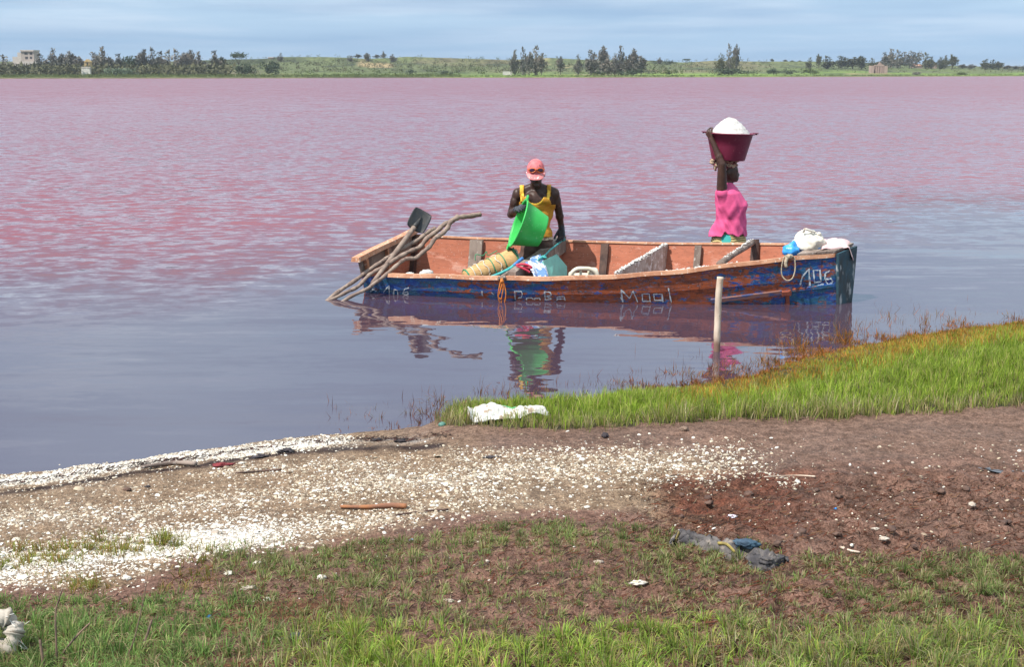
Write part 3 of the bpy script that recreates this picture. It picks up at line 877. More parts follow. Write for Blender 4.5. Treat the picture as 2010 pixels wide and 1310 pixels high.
mb = MB(); sweep_box(mb, [FAR[i] + Vector((0, 0, .002)) for i in range(0, NS)], .045, .018, [acr(i) for i in range(NS)])
mb.build('rail', RAIL, boat)
def far_i(x): return min(range(NS), key=lambda i: abs(proj(FAR[i].x, FAR[i].y, FAR[i].z)[0] - x))
def near_i(x): return min(range(NS), key=lambda i: abs(proj(NEAR[i].x, NEAR[i].y, NEAR[i].z)[0] - x))
def rib(x, w, mat, side=1, th=.03, top=0.02):
    R = FAR if side > 0 else NEAR
    i = far_i(x) if side > 0 else near_i(x)
    al = (R[min(i + 1, NS - 1)] - R[max(i - 1, 0)]); al.z = 0; al.normalize()
    inn = acr(i) * (-side)
    mb = MB(); rs = []
    for tt in lerps(top, .97, 5):
        p = hull_pt(i, side, tt, -.028)
        a, b = w / 2, th
        rs.append([p - al * a, p + al * a, p + al * a * .92 + inn * b, p - al * a * .92 + inn * b])
    mb.rings(rs)
    return mb.build('rib', mat, boat)
for x, w, m in ((939, .15, GREYWOOD), (1108, .07, HULL_IN), (1197, .085, DARKWOOD), (1380, .075, GREYWOOD), (1477, .07, DARKWOOD), (1575, .06, HULL_IN)): rib(x, w, m)
for x in (900, 1060, 1200, 1360, 1500): rib(x, .075, HULL_IN, -1, .03, .05)
# stern transom: two boards, a cap rail and an upright inside
A, B = hull_pt(0, -1, 0), hull_pt(0, 1, 0)
ax_ = (NEAR[1] - NEAR[0]); ax_.z = 0; ax_.normalize()
capA, capB = at_Y(700, 509, 13.40), at_Y(821, 449, 14.78)
def transom_pt(s, q):
    lowA, lowB = hull_pt(0, -1, .97), hull_pt(0, 1, .97)
    top = capA.lerp(capB, s * .93 + .05) - Vector((0, 0, .02)); low = lowA.lerp(lowB, s)
    return low.lerp(top, q)
for q0, q1 in ((0, .45), (.46, .74), (.75, 1.0)):
    mb = MB(); rs = []
    for s in lerps(0, 1, 9):
        a, b = transom_pt(s, q0), transom_pt(s, q1)
        rs.append([a - ax_ * .03, b - ax_ * .03, b, a])
    mb.rings(rs); mb.build('transom_board', HULL_IN if q0 < .7 else GREYWOOD, boat)
mb = MB(); side_ = [ax_] * 7
sweep_box(mb, [capA.lerp(capB, s) + Vector((0, 0, .004 * math.sin(7 * s))) for s in lerps(-.02, 1.01, 7)], .10, .045, side_)
mb.build('transom_cap', RAIL, boat)
for s, w in ((.06, .045), (.42, .035)):
    mb = MB(); p0, p1 = transom_pt(s, 1) + ax_ * .02, transom_pt(s, .45) + ax_ * .02
    yv = (capB - capA).normalized()
    mb.box((p0 + p1) / 2, (p1 - p0) / 2, yv * w / 2, ax_ * .018); mb.build('batten', RAIL, boat)
mb = MB()
for i0, tt in ((0, .0),):
    p0, p1 = B - acr(0) * .05 + ax_ * .02, hull_pt(0, 1, .95) - acr(0) * .03 + ax_ * .02
    mb.box((p0 + p1) / 2, (p1 - p0) / 2, acr(0) * .035, ax_ * .035)
mb.build('corner_post', DARKWOOD, boat)
# floor
for k in range(4):
    mb = MB(); rs = []
    for i in range(1, NS - 1, 3):
        a, b = hull_pt(i, -1, .96, -.02), hull_pt(i, 1, .96, -.02)
        p, q = a.lerp(b, k / 4 + .006), a.lerp(b, (k + 1) / 4 - .006)
        rs.append([p, q, q - Vector((0, 0, .025)), p - Vector((0, 0, .025))])
    mb.rings(rs); mb.build('floor_board', DARKWOOD, boat)
# bow board and small foredeck
mb = MB(); rs = []
bn, bfar = NS - 1, NS - 1
for tt in lerps(-.02, 1, 8):
    a, b = hull_pt(bn, -1, tt, .012), hull_pt(bfar, 1, tt, .012)
    d = (b - a).cross(Vector((0, 0, 1))).normalized()
    if d.x < 0: d = -d
    rs.append([a, b, b + d * .03, a + d * .03])
mb.rings(rs); mb.build('bow_board', M('worn_teal_paint', (.018, .06, .085), (.02, .03, .035), 9, .42, .62, .6, .5, 40, .004, (1, 1, .4), (.40, .42, .42), 11, .70, kind='World'), boat)
for k, (j0, j1) in enumerate(((44, 46), (46, 47), (47, 48))):
    mb = MB()
    zt = Vector((0, 0, .024))
    a, b, c, d = NEAR[j0] + zt, FAR[j0] + zt, FAR[j1] + zt, NEAR[j1] + zt
    g_ = (d - a).normalized() * .004
    a, b, c, d = a + g_, b + g_, c - g_, d - g_
    o_ = acr(j0) * .02; a, d = a - o_, d - o_
    th = Vector((0, 0, .02))
    mb.rings([[a, b, c, d], [a + th, b + th, c + th, d + th]]); mb.build('foredeck_board', GREYWOOD, boat)
# cross members
def cross(x0, y0, x1, y1, inset=.0):
    i, j = near_i(x0), far_i(x1)
    p, q = at_Y(x0, y0, NEAR[i].y + .03), at_Y(x1, y1, FAR[j].y - .03)
    return p, q
p, q = cross(1004, 534, 1104, 463)
BK1 = (p.copy(), q.copy())
def bulk(p, q, depth, th, mat, name, wav=.006, taper=.5):
    al = (q - p); al.z = 0; al.normalize(); nn = Vector((al.y, -al.x, 0))
    mb = MB(); rs = []
    for s in lerps(0, 1, 9):
        c = p.lerp(q, s) + Vector((0, 0, wav * math.sin(s * 9)))
        low = FLOOR_Z + .02 if depth is None else c.z - depth
        if depth is None: low = max(low, FLOOR_Z + .02)
        inset = al * (.0 if depth is not None else (.14 * (1 - 2 * s)))
        rs.append([c - nn * th / 2, c + nn * th / 2, Vector((c.x, c.y, low)) + nn * th / 2 + inset, Vector((c.x, c.y, low)) - nn * th / 2 + inset])
    mb.rings(rs)
    return mb.build(name, mat, boat)
bulk(p, q, .17, .085, GREYWOOD, 'thwart')
p2, q2 = cross(1208, 538, 1308, 480)
BK2 = (p2.copy(), q2.copy())
bulk(p2, q2, None, .035, SALTWOOD, 'bulkhead')
def crust(pts, rad, n, name, parent, spread=.012):
    mb = MB()
    for k in range(n):
        s = random.random() * (len(pts) - 1); i = int(s); c = Vector(pts[i]).lerp(Vector(pts[i + 1]), s - i)
        c += Vector((random.uniform(-1, 1) * spread, random.uniform(-1, 1) * spread, random.uniform(0, .3) * spread))
        r = rad * random.uniform(.5, 1.5)
        a = [Vector((math.cos(t_) * r * random.uniform(.7, 1.2), math.sin(t_) * r * random.uniform(.7, 1.2), random.uniform(-.2, .2) * r)) for t_ in np.linspace(0, 2 * math.pi, 6)[:-1]]
        mb.add([c + x for x in a] + [c + Vector((0, 0, r * .8)), c - Vector((0, 0, r * .5))], [(i_, (i_ + 1) % 5, 5) for i_ in range(5)] + [((i_ + 1) % 5, i_, 6) for i_ in range(5)])
    o = mb.build(name, SALT, parent, True); o['kind'] = 'stuff'
    return o
crust([p2.lerp(q2, s) + Vector((0, 0, .008)) for s in lerps(0, 1, 9)], .014, 210, 'salt_crust', boat, .02)
crust([at_Y(x, y, NEAR[near_i(x)].y + .05) for x, y in ((1225, 542), (1290, 536), (1350, 529), (1400, 523), (1450, 517))], .012, 150, 'salt_crust', boat, .028)
p3, q3 = cross(1414, 518, 1479, 474)
mb = MB(); mb.tube([p3.lerp(q3, s) + Vector((0, 0, .008 * math.sin(5 * s))) for s in lerps(-.02, 1.0, 9)], lerps(.034, .028, 9), 10, jit=.1)
mb.build('crossbar', GREYWOOD, boat, True)
crust([p3.lerp(q3, s) + Vector((0, 0, .03)) for s in lerps(.1, .95, 6)], .010, 70, 'salt_crust', boat, .014)
mb = MB(); c = q3 + Vector((.02, 0, 0)); mb.tube([c + Vector((0, 0, .02)), c + Vector((.005, -.02, -.1)), c + Vector((.012, -.05, -.24))], [.035, .032, .03], 8, jit=.2)
mb.build('crossbar_post', DARKWOOD, boat)
# rubbing strakes and the iron-red bracket on the near bow
def hull_strip(pts, w, th, name, mat):
    mb = MB(); rs = []
    c = [p for p in (on_hull(x, y, 0.002) for x, y in pts) if p]
    for k, (p_, nn) in enumerate(c):
        tg = (c[min(k + 1, len(c) - 1)][0] - c[max(k - 1, 0)][0]).normalized(); u = nn.cross(tg).normalized()
        rs.append([p_ - u * w / 2, p_ + u * w / 2, p_ + u * w / 2 * .8 + nn * th, p_ - u * w / 2 * .8 + nn * th])
    mb.rings(rs)
    return mb.build(name, mat, boat)
def xl(x0, y0, x1, y1, n=12): return [(x0 + (x1 - x0) * k / (n - 1), y0 + (y1 - y0) * k / (n - 1)) for k in range(n)]
hull_strip(xl(1395, 591, 1534, 574), .05, .018, 'rubbing_strake', M('worn_strake', (.20, .09, .07), (.04, .06, .16), 9, .45, .6, .7, .5, 40, .004, (1, 1, 3), kind='World'))
hull_strip(xl(1553, 570, 1637, 560), .035, .016, 'rubbing_strake', HULL_OUT)
REDIRON = M('red_oxide_wood', (.30, .075, .035), (.20, .05, .03), 14, .4, .6, .75, .4, 50, .003, kind='World')
hull_strip(xl(1534, 575, 1552, 574, 3), .05, .035, 'bracket', REDIRON)
hull_strip([(1545, 578), (1545.5, 588), (1546, 596), (1546, 606)], .04, .02, 'bracket', REDIRON)
# painted letters
def strokes(name, lst, ox, oy, k, w, label=None):
    mb = MB()
    for st in lst:
        P = []
        for (x0, y0), (x1, y1) in zip(st[:-1], st[1:]):
            for s in (0, .2, .4, .6, .8): P.append((x0 + (x1 - x0) * s, y0 + (y1 - y0) * s))
        P.append(st[-1])
        hits = [on_hull(ox + x / k + random.uniform(-.35, .35), oy + y / k + random.uniform(-.35, .35), .0035 + .0006 * random.random()) for x, y in P]
        hits = [h for h in hits if h]
        if len(hits) < 2: continue
        mb = MB()
        rs = []
        for i, (p_, nn) in enumerate(hits):
            tg = (hits[min(i + 1, len(hits) - 1)][0] - hits[max(i - 1, 0)][0])
            u = nn.cross(tg); u = u.normalized() if u.length > 1e-7 else Vector((0, 0, 1))
            ww = w * random.uniform(.35, 1.35) / 2
            rs.append([p_ - u * ww, p_ + u * ww, p_ + u * ww + nn * .001, p_ - u * ww + nn * .001])
        mb.rings(rs)
        o = mb.build(name, WHITEPAINT, boat)
        if label: o['label'] = label
strokes('painted_letter', [[(768, 972), (825, 905), (825, 1000)], [(866, 1000), (872, 948), (905, 950), (911, 1000)], [(1018, 928), (975, 945), (960, 985), (985, 1000), (1012, 992), (1008, 968), (968, 975)], [(640, 965), (665, 945), (700, 960)]], 600, 380, 5.025, .013, 'white paint stroke of the number 106 by the stern')
strokes('painted_letter', [[(262, 1118), (266, 1152)], [(338, 1128), (356, 1145)], [(522, 1182), (518, 1118), (570, 1119), (577, 1142), (570, 1165), (540, 1172)], [(608, 1186), (612, 1170), (655, 1170), (662, 1184)], [(672, 1186), (676, 1172), (712, 1172), (716, 1184)], [(757, 1186), (750, 1122), (795, 1128), (802, 1148), (765, 1158), (806, 1176), (760, 1186)], [(842, 1170), (860, 1160), (905, 1160), (910, 1190)], [(910, 1178), (850, 1178), (846, 1188)]], 880, 290, 3.97, .012, 'white paint stroke of the word half under the water')
strokes('painted_letter', [[(372, 1030), (352, 885), (450, 985), (492, 900), (548, 1030)], [(360, 1000), (345, 970)], [(604, 1024), (596, 935), (680, 932), (692, 1022), (606, 1022)], [(842, 1032), (828, 938), (732, 935), (742, 1008), (835, 1010)], [(905, 868), (918, 930), (938, 1035)]], 1160, 420, 5.954, .012, 'white paint stroke of the word Maal at mid hull')
strokes('painted_letter', [[(805, 545), (822, 478), (876, 415), (886, 552)], [(922, 522), (915, 425), (968, 425), (977, 520), (924, 524)], [(1050, 428), (1012, 450), (1010, 500), (1035, 545), (1076, 522), (1062, 495), (1018, 500)], [(950, 550), (1000, 540)]], 1380, 430, 4.226, .015, 'white paint stroke of the number 106 on the bow')

# ---------------------------------------------------------------- load of the boat
def lump(mb, c, r, seed, fold=.16, freq=1.6, sub=4, flat_bottom=None, peak=None):
    bm = bmesh.new(); bmesh.ops.create_icosphere(bm, subdivisions=sub, radius=1)
    vs = []
    off = Vector((seed * 3.1, seed * 1.7, seed * .9))
    for v_ in bm.verts:
        d = v_.co.normalized(); pz = d * freq + off
        rid = 1 - abs(mn.noise(pz) * 2); rid2 = 1 - abs(mn.noise(pz * 2.3 + off) * 2)
        k = 1 + fold * (rid - .6) + fold * .5 * (rid2 - .6) + fold * .5 * mn.noise(d * .9 + off)
        p_ = Vector((d.x * r[0], d.y * r[1], d.z * r[2])) * k
        if peak and d.z > 0: p_ += Vector(peak) * (d.z ** 4)
        if flat_bottom is not None: p_.z = max(p_.z, flat_bottom)
        vs.append(Vector(c) + p_)
    fs = [tuple(v_.index for v_ in f.verts) for f in bm.faces]
    bm.free()
    return mb.add(vs, fs)
SACKW = M('cream_sack_cloth', (.70, .66, .58), (.58, .52, .43), 9, .4, .62, .85, .4, 60, .004, c3=(.36, .29, .21), scale3=18, hi3=.72, kind='World')
BLUEBAG = M('blue_plastic', (.03, .24, .68), (.05, .34, .80), 12, .4, .62, .35, .4, 22, .006, kind='World')
PINKCLOTH = M('pale_pink_cloth', (.68, .50, .50), (.60, .40, .40), 9, .4, .62, .9, .4, 50, .004, kind='World')
b0 = at_Y(1588, 497, 12.98)
mb = MB(); cc = at_Y(1588, 479, 12.98)
mb.cur = 0
lump(mb, cc, (.155, .13, .115), 3, .22, 1.5, 4, None, (-.03, 0, .03))
wb = thing('white_sack', b0, 'bulging cream cloth sack lying on the bow deck', 'sack')
mb.build('sack_body', SACKW, wb, True)
mb = MB(); mb.tube(catmull([at_Y(1577, 456, 12.93), at_Y(1580, 450, 12.9), at_Y(1588, 452, 12.9), at_Y(1600, 456, 12.92)], 4), .012, 6); lump(mb, at_Y(1607, 460, 12.93), (.03, .02, .02), 5, .3, 2, 2); mb.build('sack_mouth', SACKW, wb, True)
mb = MB(); lump(mb, at_Y(1553, 493, 12.86), (.085, .06, .06), 7, .4, 1.6, 3, None, (.02, 0, .03)); lump(mb, at_Y(1590, 498, 12.9), (.12, .09, .03), 8, .3, 1.6, 3); lump(mb, at_Y(1613, 492, 12.92), (.075, .05, .035), 9, .4, 1.6, 3)
tag(mb.build('blue_bag', BLUEBAG, None, True, cc - Vector((0, 0, .1))), 'crumpled bright blue plastic bag under the white sack', 'bag')
# pink cloth spread over the bow: a sheet that hangs over the edge
def sheet(fn, nu, nv, th=.004):
    """fn(u,v) -> point; closed thin sheet"""
    mb = MB()
    P = [[Vector(fn(i / (nu - 1), j / (nv - 1))) for j in range(nv)] for i in range(nu)]
    N = []
    for i in range(nu):
        for j in range(nv):
            du = P[min(i + 1, nu - 1)][j] - P[max(i - 1, 0)][j]; dv = P[i][min(j + 1, nv - 1)] - P[i][max(j - 1, 0)]
            n_ = du.cross(dv); N.append(n_.normalized() if n_.length > 1e-9 else Vector((0, 0, 1)))
    top = [p for r in P for p in r]
    mb.v = [tuple(p) for p in top] + [tuple(p - n_ * th) for p, n_ in zip(top, N)]
    m = nu * nv
    for i in range(nu - 1):
        for j in range(nv - 1):
            a = i * nv + j; f = (a, a + 1, a + nv + 1, a + nv)
            mb.f.append(f); mb.f.append(tuple(m + x for x in reversed(f)))
    for i in range(nu - 1):
        for j in (0, nv - 1):
            a, b = i * nv + j, (i + 1) * nv + j; mb.f.append((a, b, m + b, m + a))
    for j in range(nv - 1):
        for i in (0, nu - 1):
            a, b = i * nv + j, i * nv + j + 1; mb.f.append((a, b, m + b, m + a))
    mb.m = [0] * len(mb.f)
    return mb
NB, FB = NEAR[NS - 1], FAR[NS - 1]
def pink_fn(u, w):
    a = at_Y(1612 + 62 * u, 497 - 4 * u, 12.80 + .1 * u); b = at_Y(1618 + 58 * u, 476 + 3 * u, 13.16 - .02 * u)
    p_ = a.lerp(b, w)
    z = .035 + .045 * math.sin(math.pi * min(1, u * 1.1)) * math.sin(math.pi * w) + .02 * mn.noise(Vector((u * 4, w * 3, 3)))
    drop = max(0, u - .86) / .14
    return p_ + Vector((.01 * drop, 0, z - .13 * drop ** 1.3))
tag(sheet(pink_fn, 26, 14).build('pink_cloth', PINKCLOTH, None, True, at_Y(1640, 495, 12.95)), 'pale pink cloth spread over the very tip of the bow', 'cloth')
# rope loop on the near rail at the bow, with its knot
ro = thing('mooring_rope', at_Y(1547, 506, 12.70), 'beige rope loop hanging from the rail below the blue bag', 'rope')
Yr = 12.665
mb = MB(); mb.tube(catmull([at_Y(x, y, Yr + .01 * math.sin(k)) for k, (x, y) in enumerate(((1539, 504), (1535, 520), (1534, 536), (1538, 546), (1546, 551), (1555, 547), (1560, 534), (1561, 518), (1559, 505)))], 5), .0065, 6); mb.build('loop', BEIGEROPE, ro, True)
mb = MB(); lump(mb, at_Y(1549, 504, 12.68), (.038, .03, .025), 12, .5, 2, 3); mb.build('knot', BEIGEROPE, ro, True); mb = MB(); mb.tube(catmull([at_Y(1545, 506, 12.67), at_Y(1542, 517, 12.66), at_Y(1544, 526, 12.655)], 4), [.016] * 8 + [.005], 6); mb.build('rope_tail', BEIGEROPE, ro, True)
# orange cord on the near rail
Yo = 12.93
mb = MB()
for P in (((986, 546), (988, 565), (984, 590), (986, 612)), ((987, 550), (981, 575), (978, 582), (983, 588)), ((988, 552), (993, 575), (990, 598)), ((984, 546), (978, 577), (981, 595))):
    mb.tube(catmull([at_Y(x, y, Yo - .012 * (k % 2)) for k, (x, y) in enumerate(P)], 5), .0055, 6)
lump(mb, at_Y(986, 552, Yo), (.02, .018, .02), 15, .5, 2, 2)
oc = thing('orange_cord', at_Y(986, 548, Yo), 'frayed orange cord hanging from the rail into the water', 'cord')
mb.build('cord', ORANGECORD, oc, True)
mb = MB(); lump(mb, at_Y(986, 546, 12.96), (.04, .03, .022), 16, .5, 2, 3); mb.build('knot', GREYWOOD, oc, True)
# salt lumps at the stern rail
for k, (x, y, r, lb) in enumerate(((805, 540, .035, 'smaller lump of white salt on the stern rail'), (838, 538, .055, 'larger lump of white salt inside the stern rail'))):
    mb = MB(); c = at_Y(x, y, NEAR[near_i(x)].y + .10); lump(mb, c, (r * 1.3, r, r * .75), 20 + k, .35, 2, 3)
    tag(mb.build('salt_lump', SALT, None, True, c), lb, 'salt')
# poles and shovel resting over the stern
def pole(pts, r0, r1, name, label, ends, group=None):
    Y0, Y1 = ends
    x0, x1 = pts[0][0], pts[-1][0]
    P = [at_Y(x, y, Y0 + (Y1 - Y0) * (x - x0) / (x1 - x0)) for x, y in pts]
    c = catmull(P, 6); n = len(c)
    mb = MB(); mb.tube(c, [(r0 + (r1 - r0) * i / (n - 1)) * (1 + .12 * math.sin(i * 1.3)) for i in range(n)], 10, jit=.08)
    o = mb.build(name, STICK, None, True, P[0])
    return tag(o, label, 'pole', group)
def z1(pts): return [(600 + x / 5.025, 380 + y / 5.025) for x, y in pts]
yw = at_z(625, 599, -.03).y
pole(z1([(150, 1115), (300, 985), (500, 850), (640, 745), (770, 660), (880, 590), (1000, 520), (1120, 450), (1200, 385), (1275, 345)]), .019, .024, 'wooden_pole', 'darkest crooked pole, hindmost of three over the stern', (yw + .05, 14.1), 'driftwood poles leaning over the stern')
pole(z1([(95, 1112), (250, 1050), (400, 975), (520, 915), (610, 820), (700, 760), (790, 715), (900, 640), (1030, 570), (1130, 525), (1200, 440), (1290, 375), (1360, 310), (1440, 270), (1505, 225)]), .017, .027, 'wooden_pole', 'pale crooked pole, middle one of three over the stern', (yw, 14.05), 'driftwood poles leaning over the stern')
pole(z1([(310, 1105), (440, 1020), (600, 945), (680, 885), (760, 830), (880, 725), (960, 660), (1020, 640), (1080, 640), (1150, 585), (1225, 520), (1270, 450), (1340, 400), (1400, 340), (1430, 280), (1510, 235), (1600, 225), (1722, 205)]), .017, .026, 'wooden_pole', 'longest crooked pole with bent tip sticking out over the stern', (yw + .02, 14.0), 'driftwood poles leaning over the stern')
sh = thing('shovel', at_Y(735, 556, 13.28), 'black square shovel leaning blade up on the stern', 'shovel')
hp0, hp1 = at_Y(731, 557, 13.27), at_Y(814, 445, 13.98)
mb = MB(); mb.tube([hp0.lerp(hp1, s) for s in lerps(0, 1, 8)], lerps(.023, .027, 8), 10, jit=.06); mb.build('handle', STICK, sh, True)
BLACKMETAL = M('black_steel', (.022, .024, .027), (.04, .038, .036), 14, .45, .62, .5, .2, 40, .002, c3=(.09, .07, .06), scale3=30, hi3=.72, kind='World')
ub = (at_Y(829, 421, 14.06) - at_Y(815, 448, 13.98)).normalized()
bc = at_Y(822.5, 433, 14.05)
wv = (at_Y(848, 430, 14.10) - at_Y(799, 428, 14.02)); wv = (wv - ub * wv.dot(ub)).normalized(); nv_ = ub.cross(wv).normalized()
if nv_.y > 0: nv_ = -nv_
def blade_fn(u, w):
    a, b = (u - .5) * 2, (w - .5) * 2
    k = .86 + .14 * (1 - (abs(a) * abs(b)) ** 3)
    return bc + wv * (a * .105 * k) + ub * (b * .125 * k) + nv_ * (.022 * a * a - .01 * b)
sheet(blade_fn, 15, 15, .005).build('blade', BLACKMETAL, sh, True)
mb = MB(); mb.tube([hp1.lerp(bc, -.1) + nv_ * .0, hp1.lerp(bc, .35) + nv_ * .006, bc + nv_ * .014, bc + ub * .05 + nv_ * .008], [.031, .026, .014, .004], 10); mb.build('socket', BLACKMETAL, sh, True)
# reed basket
ba, bb = at_Y(914, 546, 13.38), at_Y(1010, 512, 13.62)
bax = (bb - ba).normalized(); bu = bax.cross(Vector((0, 0, 1))).normalized(); bw = bu.cross(bax)
def brad(s): return .072 + .058 * s ** .7
t = NT('woven_reed')
v = t.coords('World')
w_ = t.noise(t.coords('World', (6, 6, 60)), 4, 4, .6)
t.base(t.mix(t.map(w_, .35, .65), (.62, .40, .17), (.42, .24, .10))); t.rough(.8); t.bump(w_, .6, .006)
REED = t.m
bk = thing('reed_basket', ba, 'rolled golden reed basket bound with green and white cord', 'basket')
mb = MB(); rs = []
for s in lerps(0, 1, 14):
    r = brad(s); c = ba.lerp(bb, s)
    rs.append([c + bu * math.cos(a) * r * (1 + .015 * (k % 2)) + bw * math.sin(a) * r * (1 + .015 * (k % 2)) for k, a in enumerate(np.linspace(0, 2 * math.pi, 49)[:-1])])
mb.rings(rs); mb.build('reed_body', REED, bk, True)
def hoop(s0, s1, mat, name, r=.006, ex=.006, zig=0):
    mb = MB(); P = []
    for a in np.linspace(0, 2 * math.pi, 41):
        s = s0 + (s1 - s0) * a / (2 * math.pi) + (zig * math.sin(a * 5))
        c = ba.lerp(bb, s); rr = brad(max(0, min(1, s))) + ex
        P.append(c + bu * math.cos(a) * rr + bw * math.sin(a) * rr)
    mb.tube(P, r, 5); return mb.build(name, mat, bk, True)
for s in (.02, .98): hoop(s, s, GREENCORD, 'rim_cord', .009)
for s in (.5, .73): hoop(s, s + .02, GREENCORD, 'cord', .006)
for s, zg in ((.13, .0), (.24, .008), (.38, .02), (.62, .03)): hoop(s, s + .02, WHITECORD, 'cord', .006, .007, zg)
mb = MB()
for k in range(34):
    a = k / 34 * 2 * math.pi; r = .13 * (.78 + .2 * (k % 3) / 2); c = bb + bax * (.004 + .018 * random.random())
    lump(mb, c + bu * math.cos(a) * r + bw * math.sin(a) * r, (.016, .014, .016), k, .4, 2, 1)
mb.build('knots', WHITECORD, bk, True)['kind'] = 'stuff'
mb = MB(); mb.tube(catmull([at_Y(933, 512, 13.55), at_Y(934, 500, 13.56), at_Y(948, 502, 13.58), at_Y(955, 494, 13.58), at_Y(958, 501, 13.58), at_Y(976, 492, 13.6)], 5), .005, 5); mb.build('cord', GREENCORD, bk, True)
# turquoise pole with a blue end
tp = thing('turquoise_pole', at_Y(958, 546, 13.12), 'turquoise pole with a blue end lying along the basket', 'pole')
mb = MB(); mb.tube(catmull([at_Y(957, 547, 13.12), at_Y(980, 538, 13.16), at_Y(1000, 528, 13.2), at_Y(1008, 522, 13.22)], 4), .017, 8); mb.build('shaft', TURQCORD, tp, True)
mb = MB(); mb.tube(catmull([at_Y(1008, 522, 13.22), at_Y(1016, 515, 13.24), at_Y(1026, 507, 13.28)], 4), .018, 8); mb.build('end', BLUECORD, tp, True)
# weathered branch under it
mb = MB(); mb.tube(catmull([at_Y(982, 547, 13.05), at_Y(996, 537, 13.1), at_Y(1008, 533, 13.2), at_Y(1022, 530, 13.3)], 4), .02, 8, jit=.3)
tag(mb.build('grey_branch', GREYWOOD, None, True, at_Y(982, 547, 13.05)), 'short grey branch below the turquoise pole', 'branch')
# patterned plastic bag over the thwart
t = NT('printed_white_plastic')
v = t.coords('World', (1, 1, .5))
n_ = t.noise(v, 9, 3, .5, dist=1.2)
col = t.mix(t.map(n_, .50, .53), (.66, .70, .78), (.14, .26, .52))
col = t.mix(t.map(t.noise(v, 14, 3, .5, dist=.8), .57, .60), col, (.74, .72, .74))
t.base(col); t.rough(.35); t.bump(t.noise(t.coords('World'), 25, 4), .4, .006)
th_al = (BK1[1] - BK1[0]); th_al.z = 0; th_al.normalize(); th_n = Vector((th_al.y, -th_al.x, 0))
def bag_fn(u, w):
    top = at_Y(1021 + 28 * u, 515 - 17 * u, 13.22 + .28 * u); low = at_Y(1036 + 35 * u, 562 - 2 * u, 13.0 + .15 * u)
    p_ = top.lerp(low, w)
    return p_ + th_n * (.05 + .03 * math.sin(w * 3) + .018 * math.sin(u * 9 + w * 2)) + Vector((0, 0, .01 * mn.noise(Vector((u * 5, w * 5, 1)))))
pb = thing('plastic_bag', at_Y(1045, 545, 13.1), 'white and blue printed plastic bag hung over the thwart', 'bag')
sheet(bag_fn, 16, 16, .006).build('bag_sheet', t.m, pb, True)
REDP = M('pink_red_plastic', (.66, .06, .11), (.55, .04, .08), 10, .4, .6, .4, kind='World')
mb = MB()
for P in (((1013, 521), (1022, 519), (1034, 520), (1043, 525), (1040, 527), (1028, 524)), ((1014, 522), (1024, 526), (1034, 531), (1040, 535))):
    mb.tube(catmull([at_Y(x, y, 13.08 + .004 * k) for k, (x, y) in enumerate(P)], 5), .012, 6, flat=.5)
mb.build('red_handle', REDP, pb, True)
# turquoise strap along the thwart and the turquoise board
mb = MB(); mb.tube(catmull([at_Y(1056, 511, 13.30), at_Y(1068, 503, 13.45), at_Y(1080, 491, 13.7), at_Y(1092, 482, 13.95), at_Y(1103, 472, 14.2), at_Y(1105, 468, 14.25)], 6), .013, 6, flat=.6); lump(mb, at_Y(1103, 470, 14.2), (.035, .04, .022), 31, .5, 2, 3); lump(mb, at_Y(1066, 505, 13.42), (.035, .03, .016), 32, .5, 2, 3)
tag(mb.build('turquoise_strap', TURQCORD, None, True, BK1[0]), 'turquoise strap tied along the thwart in front of the man', 'strap')
tb0 = BK1[0] + th_n * .05
P4 = [at_Y(1066, 513, 13.32), at_Y(1093, 499, 13.62), at_Y(1113, 523, 13.72), at_Y(1114, 560, 13.60), at_Y(1082, 562, 13.2)]
nn = (P4[1] - P4[0]).cross(P4[3] - P4[0]).normalized(); th_ = nn * .015
mb = MB(); mb.rings([P4, [p_ + th_ for p_ in P4]])
tag(mb.build('turquoise_board', TURQ, None, False, P4[4]), 'flat turquoise board leaning against the thwart', 'board')
# white jerrycan
jc = thing('jerrycan', at_Y(1145, 556, 13.25), 'white plastic jerrycan with a carrying handle lying in the boat', 'canister')
JW = M('milky_plastic', (.66, .62, .50), (.58, .53, .41), 7, .4, .65, .4, kind='World')
def rbox(mb, c, hx, hy, hz, p=4.0, n=20, m=12, R=None):
    rs = []
    for i in range(1, m):
        f = -math.pi / 2 + math.pi * i / m; row = []
        for k in range(n):
            a = 2 * math.pi * k / n
            d = Vector((math.cos(f) * math.cos(a), math.cos(f) * math.sin(a), math.sin(f)))
            r = (abs(d.x) ** p + abs(d.y) ** p + abs(d.z) ** p) ** (-1 / p)
            q_ = Vector((d.x * r * hx, d.y * r * hy, d.z * r * hz))
            row.append(Vector(c) + (R @ q_ if R else q_))
        rs.append(row)
    mb.rings(rs)
mb = MB(); rbox(mb, at_Y(1143, 552, 13.34), .145, .12, .075); rbox(mb, at_Y(1164, 541, 13.34), .055, .115, .075); rbox(mb, at_Y(1122, 545, 13.34), .032, .115, .05); mb.build('body', JW, jc, True)
mb = MB(); mb.tube(catmull([at_Y(1119, 549, 13.22), at_Y(1122, 537, 13.22), at_Y(1132, 528.5, 13.22), at_Y(1146, 527.5, 13.22), at_Y(1160, 529, 13.22), at_Y(1171, 537, 13.22), at_Y(1173, 549, 13.22)], 5), .021, 10); mb.tube([at_Y(1140, 532, 13.24), at_Y(1140, 552, 13.24)], .013, 8); mb.build('handle', JW, jc, True)
